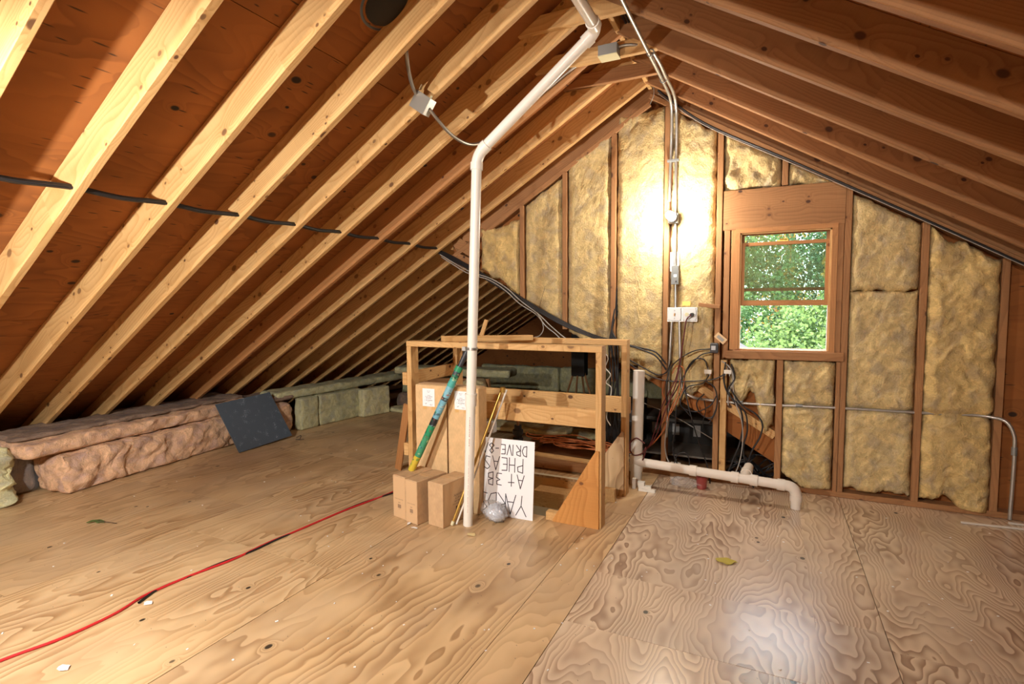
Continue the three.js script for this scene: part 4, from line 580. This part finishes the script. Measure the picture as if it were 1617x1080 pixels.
// ---------------------------------------------------------------- cables through the rafters and down the valley
{
  for (let j = 0; j < 3; j++) {
    const pts = []; for (let k = -7; k <= 7; k++) { const z = Z0 - STEP * k; pts.push(V(-2.772 + 0.008 * (j - 1), 1.872 + 0.009 * (j % 2), z)); pts.push(V(-2.772 + 0.012 * (j - 1), 1.866 - 0.004 + 0.008 * (j % 2), z - STEP / 2)); }
    pts.pop(); cable('black_cable', ['lowest', 'middle', 'highest'][j] + ' of the three black cables strung through the left rafters', pts, 0.0075, M.black);
  }
  const names = ['black cable along the upper edge of the bundle hanging below the gable batts', 'black cable in the middle of the bundle hanging below the gable batts', 'black cable on the lower side of the bundle hanging below the gable batts', 'thin black cable hugging the ragged bottom of the leftmost gable batt'];
  for (let j = 0; j < 4; j++) { const head = [[690, 395 + j], [700, 398 + j * 2], [740, 419 + j * 2], [790, 449 + j * 2], [840, 480 + j * 2], [890, 508 + j * 2], [935, 528 + j * 1.5]], tail = j < 2 ? [[990, 544 + j], [1010, 549 + 2 * j], [1035, 556 + 6 * j], [1052, 575 + 9 * j]] : [[955, 536 + j], [964, 550], [966 + j, 600]]; cable('black_cable', names[j], A3(ZW + 0.03 + 0.012 * j, ...head, ...tail), 0.0065, M.black); }
  cable('white_cable', 'upper pale grey cable running under the black bundle to the guardrail', A3(ZW + 0.09, [695, 402], [740, 428], [775, 440], [800, 455], [822, 475], [850, 496], [870, 515], [890, 532], [905, 541]), 0.0045, M.greyWire); cable('white_cable', 'lower pale grey cable running under the black bundle to the guardrail', A3(ZW + 0.1, [697, 406], [740, 432], [772, 442], [797, 458], [820, 479], [848, 498], [862, 515], [878, 528], [890, 541]), 0.0045, M.greyWire);
  cable('white_cable', 'short pale cable end hanging free below the black bundle', A3(ZW + 0.1, [848, 494], [856, 508], [858, 520], [852, 530], [843, 533]), 0.0045, M.greyWire); cable('string', 'thin string tying the cable bundle to the second gable batt', A3(ZW + 0.12, [850, 496], [853, 480], [858, 462], [861, 452]), 0.0015, M.blackSoft, 'string', 5);
  // black cables hanging between the right guard posts
  const H = [[962, 540, 964, 600, 958, 660, 966, 720], [966, 540, 969, 600, 963, 650, 970, 715], [970, 540, 972, 580, 974, 640, 962, 700], [974, 540, 976, 600, 978, 660, 972, 730], [964, 545, 975, 590, 968, 630, 976, 690]];
  const hn = ['first', 'second', 'third', 'fourth', 'fifth']; H.forEach((h, j) => cable('black_cable', hn[j] + ' from the left of the black cables hanging between the two right guardrail posts', [at(1047, 420 + 8 * j, ZW - 0.03).setX(-1.12).setY(1.5 - j * 0.05), at(966, 520, ZW + 0.02), ...A3(ZW + 0.05, [h[0], h[1]], [h[2], h[3]], [h[4], h[5]], [h[6], h[7]])], 0.0065, M.black));
  cable('white_cable', 'tangled white cable beside the hanging black cables behind the guardrail', A3(ZW + 0.1, [950, 552], [960, 565], [956, 580], [964, 592], [957, 604], [965, 612], [958, 660], [964, 672]), 0.004, M.whiteWire);
  cable('black_cable', 'black cable running along the right rake from the ridge to the eave', [V(-0.8, 2.95, -4.2), V(-0.5, 2.69, -4.22), V(0.1, 2.33, -4.22), V(0.9, 1.85, -4.22), V(1.9, 1.24, -4.22)], 0.008, M.black); cable('white_cable', 'thin pale cable running beside the black cable on the right rake', [V(-0.8, 2.93, -4.21), V(-0.5, 2.67, -4.2), V(0.1, 2.31, -4.2), V(0.9, 1.835, -4.2), V(1.9, 1.225, -4.2)], 0.0025, M.greyWire);
  for (let j = 0; j < 3; j++) cable('black_cable', ['left', 'middle', 'right'][j] + ' of the three dark cables clipped beside the ridge board', [V(RX + 0.05 + 0.018 * j, 3.06 - 0.005 * j, 1), V(RX + 0.05 + 0.018 * j, 3.04, -2), V(RX + 0.05 + 0.018 * j, 3.03, -4.2)], 0.007, M.black);
  const st = thing('collar_wire', 'thin pale wire drooping from the ridge board to the top batt', 'cable', [-0.8, 2.9, -4.2]); part('wire', tubeG([V(-0.84, 3.0, -4.2), V(-0.83, 2.93, -4.2), V(-0.86, 2.86, -4.21)], 0.003, 12, 5), M.greyWire, st);
}
// ---------------------------------------------------------------- clutter at the gable foot
{
  const zc = ZW + 0.06;
  const C = (label, r, m, ...p) => cable(m === M.black || m === M.blackSoft ? 'black_cable' : 'coloured_cable', label, A3(zc, ...p), r, m);
  C('black cable arching from the left stud up to the square transformer', 0.0045, M.black, [1055, 660], [1052, 610, .03], [1060, 580], [1080, 562], [1100, 553], [1122, 551]);
  C('black cable looping from the tan tagged device over the left coax splitter', 0.005, M.black, [1118, 583], [1112, 568], [1098, 567], [1082, 590], [1083, 620], [1092, 660, .02], [1104, 700], [1118, 740], [1122, 770]);
  C('black cable crossing level from the hanging bundle to the right coax splitter', 0.005, M.black, [985, 568], [1010, 585], [1045, 600], [1090, 602], [1130, 598], [1145, 590]);
  C('black cable rising from the guardrail post to the left gable stud', 0.005, M.black, [990, 566], [1015, 580], [1040, 592], [1052, 588], [1060, 570]);
  C('black cable falling from the right splitter through the sloped boards to the floor', 0.0065, M.black, [1146, 572], [1143, 600], [1150, 622], [1166, 640], [1173, 665], [1168, 700], [1158, 725], [1150, 745]);
  C('second black cable falling beside the first from the right splitter', 0.006, M.black, [1155, 575], [1160, 598], [1150, 615], [1160, 635], [1176, 650], [1180, 680], [1174, 705], [1176, 730]);
  C('black cable swinging right across the sloped boards to the clutter', 0.006, M.black, [1152, 612], [1172, 640], [1195, 655], [1204, 670], [1200, 690], [1186, 715], [1180, 745], [1190, 770]);
  C('bright grey cable curving from the tagged device past the right splitter', 0.005, M.greyWire, [1140, 570], [1152, 580], [1159, 600], [1150, 622], [1150, 640]);
  C('thin black cable hanging in a loop below the left coax splitter', 0.0045, M.black, [1120, 592], [1110, 605], [1085, 612], [1075, 640, .02], [1098, 650], [1122, 640], [1132, 625], [1130, 650], [1118, 670]);
  C('copper coloured wire hanging between the two dropping conduits', 0.0045, M.copper, [1062, 590], [1068, 578], [1078, 580], [1081, 596], [1078, 615], [1066, 640], [1056, 655], [1054, 635]);
  C('orange wire dropping past the left gable stud to the drain pipe', 0.005, M.copper, [1074, 600], [1070, 620], [1058, 650], [1050, 675], [1036, 695], [1020, 710]);
  C('orange wire looping in front of the left gable stud', 0.0045, M.copper, [1050, 600], [1046, 620], [1054, 640], [1052, 660], [1046, 668]);
  C('dark red cord draped from the outlet toward the standing white pipe', 0.0045, M.maroon, [1076, 560], [1066, 600, .02], [1046, 640], [1034, 680], [1026, 702], [1014, 715]);
  C('pale grey cable bowing from the left conduit down to the coax splitter on the floor', 0.0055, M.greyWire, [1056, 640], [1052, 680], [1050, 705], [1054, 725], [1062, 738]);
  C('thin black cable coiled on the floor behind the drain pipe', 0.004, M.black, [1064, 735], [1070, 718], [1082, 715], [1088, 725], [1086, 740], [1070, 745]);
  C('black cable hanging straight down left of the middle gable stud', 0.0045, M.black, [1068, 640], [1066, 680], [1062, 705], [1066, 725], [1074, 740]);
  C('thin wire with white tip hanging left of the double stud', 0.0035, M.blackSoft, [1112, 632], [1114, 650], [1110, 665], [1110, 675]);
  C('thin wire with white tip hanging just right of the left gable stud', 0.0035, M.blackSoft, [1072, 620], [1076, 640], [1084, 650], [1090, 657]);
  C('dark red cord loop hanging on the standing white pipe', 0.005, M.maroon, [1018, 700, 0.3], [1004, 692, 0.3], [994, 704, 0.3], [1000, 718, 0.3], [1014, 716, 0.3], [1020, 706, 0.3], [1014, 728, 0.28], [1000, 740, 0.26]);
  C('black cable looping high from the transformer to the left gable stud', 0.0045, M.black, [1124, 556], [1108, 560], [1092, 575], [1076, 600], [1062, 625], [1050, 640]);
  C('black cable loop hanging behind the double stud over the horizontal conduit', 0.005, M.black, [1112, 600], [1128, 612], [1132, 640], [1122, 660], [1108, 655], [1100, 636], [1112, 622]);
  C('thin grey cable drooping from the right splitter to the drain pipe branch', 0.004, M.greyWire, [1156, 590], [1160, 630], [1172, 670, 0.02], [1170, 720], [1160, 752]);
  const heap = rng(44);
  for (let i = 0; i < 9; i++) { const pts = [], c0 = at(1150 + 8 * i, 742 + heap() * 18, ZW - 0.12 - heap() * 0.2); for (let k = 0; k < 9; k++) pts.push(c0.clone().add(V(0.1 * Math.cos(k * 0.8 + i) + 0.03 * heap(), 0.09 * Math.sin(k * 0.8 + i * 2) + 0.02 * heap() + 0.05, 0.06 * heap()))); for (const p of pts) p.y = Math.max(p.y, 0.02); cable('black_cable', ['first', 'second', 'third', 'fourth', 'fifth', 'sixth', 'seventh', 'eighth', 'ninth'][i] + ' from the left of the tangled black cable loops under the sloped boards', pts, 0.006, M.black); }
  const tr = thing('power_adapter', 'black square plug-in transformer hanging left of the window corner', 'adapter', at(1128, 549, ZW + 0.05)); const tb = part('body', chamferBox(0.055, 0.075, 0.055, 0.006), M.black, tr, false); tb.position.y = -0.04; part('rating_label', new THREE.BoxGeometry(0.03, 0.032, 0.001), std({ color: '#b8babb', roughness: 0.5 }), tr, false).position.set(-0.004, 0.0, 0.0285);
  const tg = thing('coax_amplifier', 'tan metal coax amplifier with a printed plate, tilted above the transformer', 'amplifier', at(1138, 534, ZW + 0.03)); const tgb = part('body', new THREE.BoxGeometry(0.085, 0.045, 0.025), std({ color: '#d9b98a', roughness: 0.5, metalness: 0.2 }), tg, false); tgb.rotation.z = -0.72; const tgp = part('plate', new THREE.BoxGeometry(0.055, 0.024, 0.002), M.greyWire, tg, false); tgp.position.z = 0.0135; tgp.rotation.z = -0.72;
  const split = (label, x, y, z, s = 1) => { const o = thing('coax_splitter', label, 'splitter', at(x, y, z), 'coax splitters'); part('body', new THREE.BoxGeometry(0.05 * s, 0.028 * s, 0.018), M.whiteWire, o, false); for (const [a, b] of [[-1, -1], [1, -1], [0, 1]]) part('connector', straight(V(a * 0.014 * s, b * 0.012 * s, 0), V(a * 0.014 * s, b * 0.03 * s, 0), 0.005 * s, 8), M.galv, o, false); return o; };
  split('small silver coax splitter hanging left of the double stud', 1118, 587, zc); split('small silver coax splitter hanging just right of the double stud', 1149, 587, zc); split('larger silver coax splitter lying behind the drain pipe', 1067, 734, ZW - 0.02, 1.5);
  // drain pipe
  const R = 0.032, y0 = 0.158, P0 = V(-0.9, y0 + 0.02, -3.94), P1 = V(0.115, y0 - 0.012, -3.91), o = thing('drain_pipe', 'white plastic drain pipe lying along the gable foot with an elbow into the floor', 'pipe', [-0.3, 0, -3.93]), d = P1.clone().sub(P0).normalize(), Q = (x) => P0.clone().lerp(P1, (x - P0.x) / (P1.x - P0.x));
  part('pipe_run', straight(P0, P1, R, 24), M.pvcOld, o); for (const x of [-0.47, -0.195, -0.075, 0.09]) part('coupling', straight(Q(x).addScaledVector(d, -0.024), Q(x).addScaledVector(d, 0.024), R + 0.006, 24), M.pvcOld, o);
  const E2 = V(0.18, P1.y, P1.z); part('elbow', mergeGeometries([new THREE.TubeGeometry(new THREE.QuadraticBezierCurve3(P1.clone(), E2, V(0.18, 0.075, P1.z)), 16, R + 0.003, 22), straight(V(0.18, 0.0, P1.z), V(0.18, 0.085, P1.z), R, 22), straight(V(0.18, 0.05, P1.z), V(0.18, 0.09, P1.z), R + 0.006, 22)]), M.pvcOld, o);
  part('branch', mergeGeometries([straight(Q(-0.135), Q(-0.135).add(V(0.02, 0.03, -0.2)), R, 20), straight(Q(-0.135).add(V(0.008, 0.012, -0.08)), Q(-0.135).add(V(0.013, 0.02, -0.13)), R + 0.006, 20)]), M.pvcOld, o);
  const vp = thing('standing_pipe', 'short upright white plastic pipe behind the back guardrail post', 'pipe', [-0.875, 0, -3.96]); part('pipe', straight(V(-0.885, 0.0, -3.96), V(-0.868, 0.86, -3.96), 0.042, 28), M.pvc, vp); part('tee', mergeGeometries([straight(V(-0.885, 0.1, -3.96), V(-0.883, 0.22, -3.96), 0.049, 28)]), M.pvc, vp);
  const rc = at(1108, 768, -4.06); const red = thing('pipe_fitting', 'dark red plastic cup standing under the drain pipe', 'cup', [rc.x, 0, rc.z]); part('cup', new THREE.LatheGeometry([[0.03, 0], [0.036, 0.01], [0.04, 0.09], [0.045, 0.1], [0.042, 0.1], [0.036, 0.02], [0, 0.015]].map(([a, b]) => new THREE.Vector2(a, b)), 24), std({ color: '#8e3d38', roughness: 0.35 }), red, false);
  const pb = solo('plastic_bag', (() => { const g = new THREE.SphereGeometry(1, 30, 16), p = g.attributes.position; for (let i = 0; i < p.count; i++) { const x = p.getX(i), y = p.getY(i), z = p.getZ(i), k = 1 + 0.4 * n3(x * 2, y * 2, z * 2); p.setXYZ(i, x * 0.1 * k, Math.max(-0.03, y * 0.035 * k), z * 0.06 * k); } return weldNormals(g); })(), M.clear, 'flattened clear plastic bag on the floor left of the dark red cup', 'bag', undefined, [at(1082, 770, -4.05).x, 0.032, -4.05]);
  const wb = thing('plastic_bracket', 'white plastic bracket pieces on the floor beside the back guardrail post', 'bracket', onFloor(1022, 776)); for (const [x, y, z, w, h, dd] of [[0, 0, 0, 0.12, 0.02, 0.03], [-0.02, 0.02, -0.01, 0.09, 0.018, 0.03], [-0.045, 0.038, -0.01, 0.05, 0.025, 0.04], [-0.1, 0, -0.03, 0.025, 0.075, 0.03]]) part('piece', new THREE.BoxGeometry(w, h, dd).translate(x, y + h / 2, z), M.whiteWire, wb, false);
  // dim things stored behind the studs
  const bin = thing('storage_case', 'dark case with pale stripes stored behind the studs under the lower roof', 'case', [-0.72, 0, -5.1]); part('body', chamferBox(0.95, 0.3, 0.4, 0.01), M.blackSoft, bin, false); part('lid', new THREE.BoxGeometry(0.97, 0.03, 0.42).translate(0, 0.315, 0), std({ color: '#55524c', roughness: 0.6 }), bin, false); for (const x of [-0.2, -0.02, 0.16]) part('stripe', new THREE.BoxGeometry(0.06, 0.1, 0.002).translate(x, 0.23, 0.202).rotateZ(-0.0), M.zinc, bin, false);
  const sh = solo('tray', bx(-1.0, -0.2, 0.11, 0.125, -4.86, -4.45), std({ color: '#6d675e', roughness: 0.4, metalness: 0.3 }), 'flat grey metal tray lying behind the studs', 'tray'); const bx2 = thing('storage_box', 'black box with glossy front behind the left gable stud', 'box', [-1.15, 0, -4.75]); part('body', chamferBox(0.3, 0.5, 0.3, 0.01), M.black, bx2, false); part('screen', new THREE.BoxGeometry(0.16, 0.1, 0.004).translate(0.04, 0.38, 0.152), std({ color: '#7d8792', roughness: 0.2 }), bx2, false);
  const prop = cable('support_wire', 'thin tan rod slanting behind the studs above the dark case', [at(1000, 630, ZW - 0.25), at(1060, 655, ZW - 0.25), at(1128, 695, ZW - 0.25)], 0.004, M.greyWire, 'rod');
}
// ---------------------------------------------------------------- far side of the stair opening
{
  const pl = thing('landing_joist', 'dark brown joist behind the stair opening carrying orange wires', 'joist', [-1.6, 0, -3.95]); board('joist', V(-2.2, 0.06, -4.02), V(-0.93, 0.06, -4.02), 0.1, 0.04, M.cedar, pl, 1); board('nailer', V(-2.2, 0.12, -4.05), V(-0.93, 0.105, -3.99), 0.02, 0.06, M.fir, pl, 2);
  const cp = solo('drywall_strip', bx(-1.9, -1.0, -0.06, 0.0, -3.9, -3.862), M.drywall, 'cream drywall strip behind the stair opening', 'drywall');
  const bk = solo('wood_block', bx(-1.62, -1.3, -0.14, -0.08, -3.86, -3.72), M.fir, 'short wood block against the back of the stair opening', 'board');
  const r = rng(60); for (let i = 0; i < 6; i++) { const pts = []; for (let k = 0; k < 10; k++) { const a = k / 10 * 6.283, rr = 0.16 + 0.1 * r(); pts.push(V(-1.25 + 1.6 * rr * Math.cos(a) - 0.06 * i, 0.15 + 0.05 * r() + 0.012 * i, -4.14 + 0.3 * rr * Math.sin(a))); } const m = solo('orange_wire', tubeG(pts, 0.005, 90, 6, true), M.copper, ['lowest', 'second lowest', 'third lowest', 'third highest', 'second highest', 'topmost'][i] + ' orange wire loop in the coil behind the stair opening', 'wire'); }
  const gt = canvasTex(256, 64, (g, w, h) => { g.fillStyle = '#1c1b1a'; g.fillRect(0, 0, w, h); g.fillStyle = '#c9b58e'; g.font = 'bold 44px sans-serif'; g.fillText('GROUP', 50, 48); });
  const gb = thing('printed_box', 'small black printed box beside the orange wire coil', 'box', [-1.02, 0.13, -4.1]); part('body', chamferBox(0.2, 0.06, 0.12, 0.004), M.black, gb, false); part('print', new THREE.PlaneGeometry(0.19, 0.05).translate(0, 0.03, 0.0605), std({ map: gt, roughness: 0.6 }), gb, false); gb.rotation.y = 0.25;
  const ft = thing('floor_fan', 'dark pedestal with three thin legs standing in the far attic', 'stand', [-2.05, 0, -6.1]); part('housing', chamferBox(0.16, 0.62, 0.14, 0.01).translate(0, 0.5, 0), M.blackSoft, ft, false); for (const [x, z] of [[-0.22, 0.1], [0.25, 0.08], [0.02, -0.2], [-0.02, 0.14]]) part('leg', straight(V(x * 0.2, 0.6, z * 0.3), V(x, 0, z), 0.012, 8), M.cedar, ft, false);
  const cf = thing('ribbed_fitting', 'black ribbed plastic fitting with a round brown cap below the mid rails', 'fitting', at(818, 695, -3.78)); part('ribbed_body', mergeGeometries([0, 1, 2, 3].map((i) => new THREE.CylinderGeometry(i % 2 ? 0.03 : 0.042, i % 2 ? 0.03 : 0.042, 0.035, 20).translate(0, i * 0.034, 0))), M.black, cf, false); part('cap', new THREE.SphereGeometry(0.028, 18, 12).translate(0, 0.27, 0), M.cedar, cf, false); part('stem', straight(V(0, 0.12, 0), V(0, 0.26, 0), 0.012, 10), M.cedar, cf, false);
  const bl = solo('black_sheet', bx(-1.9, -0.2, 0.0, 0.02, -6.9, -5.4), M.blackSoft, 'black sheet lying on the far attic floor before the insulation row', 'sheet');
  const wc = thing('white_carton', 'small white box behind the brass rod below the mid rail', 'box', at(776, 682, -3.95)); part('body', chamferBox(0.07, 0.09, 0.06, 0.003), M.white, wc, false);
}
// ---------------------------------------------------------------- cords and litter on the floor
{
  const f = (r, ...p) => p.map(([x, y, dx = 0]) => onFloor(x, y).add(V(dx, r, 0)));
  cable('extension_cord', 'red extension cord running along the plywood floor on the left', [V(-2.66, 0.006, -0.3), ...f(0.006, [0, 1046], [100, 1009], [185, 969], [225, 944], [260, 928], [300, 911], [370, 884], [420, 860], [470, 839], [540, 809], [590, 790], [622, 777]), V(-2.44, 0.006, -3.3)], 0.006, M.redCord, 'cord', 10);
  cable('extension_cord', 'black cord lying beside the red cord toward the cartons', [...f(0.0055, [215, 952, .02], [250, 932], [300, 909, .014], [345, 892], [395, 873], [440, 852], [500, 826], [560, 800], [600, 786]), V(-2.38, 0.0055, -3.2), V(-2.5, 0.0055, -3.6)], 0.0055, M.black, 'cord', 10);
  const scrap = (label, px, py, w, d, s, mat, cat = 'paper scrap') => { const sh = new THREE.Shape(), r = rng(s), n = 9; for (let i = 0; i < n; i++) { const a = i / n * 6.283, k = 0.6 + 0.4 * r(), x = Math.cos(a) * w * k / 2, y = Math.sin(a) * d * k / 2; i ? sh.lineTo(x, y) : sh.moveTo(x, y); } sh.closePath(); const g = new THREE.ExtrudeGeometry(sh, { depth: 0.001, bevelEnabled: false }); g.rotateX(-Math.PI / 2); const p = g.attributes.position; for (let i = 0; i < p.count; i++) p.setY(i, p.getY(i) + 0.003 + 0.004 * Math.abs(n2(p.getX(i) * 30 + s, p.getZ(i) * 30))); g.computeVertexNormals(); const P = onFloor(px, py); return solo(cat.replace(' ', '_'), g, mat, label, cat, undefined, [P.x, 0, P.z]); };
  scrap('white torn paper scrap at the bottom left corner of the floor', 101, 1056, 0.062, 0.05, 3, M.paper); scrap('white torn paper scrap just right of the red cord', 234, 953, 0.055, 0.045, 4, M.paper); scrap('white plastic scrap on the floor before the barcode cartons', 654, 834, 0.06, 0.02, 5, M.paper); scrap('crumpled white scrap under the edge of the barcode cartons', 646, 827, 0.03, 0.05, 6, M.paper); scrap('yellow torn paper scrap on the floor before the white pipe', 745, 845, 0.08, 0.045, 7, std({ color: '#d8c38a', roughness: 0.9, side: THREE.DoubleSide }));
  const lf = std({ color: '#b3a444', roughness: 0.8, side: THREE.DoubleSide }), gl = std({ color: '#5b6b35', roughness: 0.8, side: THREE.DoubleSide });
  const leafG = (l, w, s) => { const sh = new THREE.Shape(); sh.moveTo(-l / 2, 0); sh.bezierCurveTo(-l / 4, w * 0.8, l / 6, w * 0.7, l / 2, w * 0.1); sh.lineTo(l * 0.36, 0); sh.bezierCurveTo(l / 5, -w * 0.7, -l / 4, -w * 0.6, -l / 2, 0); const g = new THREE.ExtrudeGeometry(sh, { depth: 0.0008, bevelEnabled: false, curveSegments: 10 }); g.rotateX(-Math.PI / 2); const p = g.attributes.position; for (let i = 0; i < p.count; i++) p.setY(i, p.getY(i) + 0.004 + 0.008 * Math.abs(n2(p.getX(i) * 14 + s, p.getZ(i) * 14))); g.computeVertexNormals(); return g; };
  const L1 = onFloor(1147, 888); solo('dry_leaf', leafG(0.11, 0.07, 1), lf, 'single yellow dry leaf on the right part of the plywood floor', 'leaf', undefined, [L1.x, 0, L1.z]);
  const L2 = onFloor(157, 825), sp = thing('leaf_sprig', 'small green leaf sprig on the left part of the plywood floor', 'leaf', [L2.x, 0, L2.z]); part('leaf', leafG(0.09, 0.04, 2), gl, sp, false); const k2 = part('leaf', leafG(0.07, 0.035, 3), gl, sp, false); k2.rotation.y = 1.1; k2.position.set(-0.03, 0.004, 0.02); part('stem', straight(V(-0.02, 0.008, 0), V(0.13, 0.006, -0.03), 0.0022, 6), M.bark, sp, false);
  const L3 = onFloor(468, 692); solo('string_scrap', tubeG([V(0, 0.006, 0), V(0.04, 0.03, -0.02), V(0.08, 0.008, 0.03), V(0.05, 0.005, 0.06), V(0.13, 0.006, 0.02)], 0.004, 30, 6), M.bark, 'twisted brown string scrap at the corner of the dark leaning board', 'string', undefined, [L3.x, 0, L3.z]);
  const stp = (label, a, b) => { const o = solo('trim_strip', boardGeo(a.distanceTo(b), 0.008, 0.02, 0), M.whiteWire, label, 'trim strip'); const d = b.clone().sub(a).normalize(); o.quaternion.setFromUnitVectors(V(1, 0, 0), d); o.position.copy(a).add(b).multiplyScalar(0.5); o.position.y = 0.005; };
  stp('long white trim strip lying at the right foot of the gable', onFloor(1518, 826), onFloor(1617, 835).add(V(0.5, 0, -0.03))); stp('short white trim strip lying behind the long one at the right', onFloor(1593, 827), onFloor(1617, 829).add(V(0.4, 0, 0)));
  const r = rng(77); const bits = []; for (let i = 0; i < 160; i++) { const g = new THREE.BoxGeometry(0.004 + 0.012 * r() * r(), 0.002, 0.003 + 0.006 * r()); g.rotateY(r() * 3); g.translate(-4.2 + 5.4 * r(), 0.0015, -0.9 - 3.1 * r()); const p = g.attributes.position, x = p.getX(0), z = p.getZ(0); if (x > HOLE.x0 - 0.05 && x < HOLE.x1 + 0.05 && z < HOLE.z1 + 0.05 && z > HOLE.z0) continue; bits.push(g); }
  const bt = solo('floor_debris', mergeGeometries(bits), M.paper, 'tiny pale paper and wood crumbs scattered over the plywood floor', 'debris'); bt.userData.kind = 'stuff';
}
// ---------------------------------------------------------------- outdoors
{
  const gr = solo('lawn', bx(-40, 40, -5.2, -5, -60, -9.6), M.grass, 'green lawn outside below the window', 'lawn'); gr.userData.kind = 'structure';
  const leaf = new THREE.BufferGeometry(); leaf.setAttribute('position', new THREE.Float32BufferAttribute([-0.5, 0, 0, 0, 0.06, 0.26, 0.5, 0, 0, 0, 0.06, -0.26], 3)); leaf.setIndex([0, 1, 2, 0, 2, 3]); leaf.computeVertexNormals();
  const tree = (label, x, y, z, rx, ry, rz, n, mi, seed) => {
    const o = thing('tree', label, 'tree', [x, -5, z]), r = rng(seed), D = new THREE.Object3D(), im = new THREE.InstancedMesh(leaf, M.leaf[mi], n); im.name = 'foliage'; im.userData.kind = 'stuff'; im.castShadow = im.receiveShadow = true;
    for (let i = 0; i < n; i++) {
      const u = r() * 2 - 1, a = r() * 6.283, q = Math.sqrt(1 - u * u); let k = 0.62 + 0.4 * Math.cbrt(r()); const dx = q * Math.cos(a), dz = q * Math.sin(a); k *= 0.85 + 0.28 * n3(dx * 2.4 + seed, u * 2.4, dz * 2.4) + 0.1 * n3(dx * 6, u * 6 + seed, dz * 6);
      D.position.set(dx * rx * k, y + 5 + u * ry * k, dz * rz * k); D.rotation.set(r() * 6.3, r() * 6.3, r() * 6.3); const s = 0.055 + 0.06 * r(); D.scale.set(s, s, s * 1.5); D.updateMatrix(); im.setMatrixAt(i, D.matrix);
    }
    o.add(im); part('trunk', new THREE.CylinderGeometry(0.14, 0.26, y + 5, 10).translate(0, (y + 5) / 2, 0), M.bark, o, false);
  };
  tree('mid green leafy tree filling the left part of the window view', -1.9, 1.4, -13.5, 2.6, 3.4, 2.0, 30000, 0, 5); tree('bright yellow green tree in the middle of the window view', 0.9, -0.6, -12.5, 1.8, 2.2, 1.6, 22000, 1, 6); tree('dark green tree filling the right part of the window view', 2.9, 1.8, -15, 2.8, 4.0, 2.2, 30000, 2, 7); tree('tree behind the green trees outside the window, its yellow leaf colour standing in for sun through foliage', 0.2, 2.6, -19, 3.6, 3.2, 2.0, 26000, 3, 8); tree('small added sapling at the right of the window view, its yellow leaf colour standing in for sun glints', 1.2, 1.95, -10.7, 0.42, 0.36, 0.3, 1100, 3, 18); tree('tall pale green tree rising far behind outside the window', 0.6, 5, -23, 6, 6, 3, 40000, 1, 9);  // the two yellow crowns imitate sunlit patches in the green foliage
}
renderer.render(scene, camera);
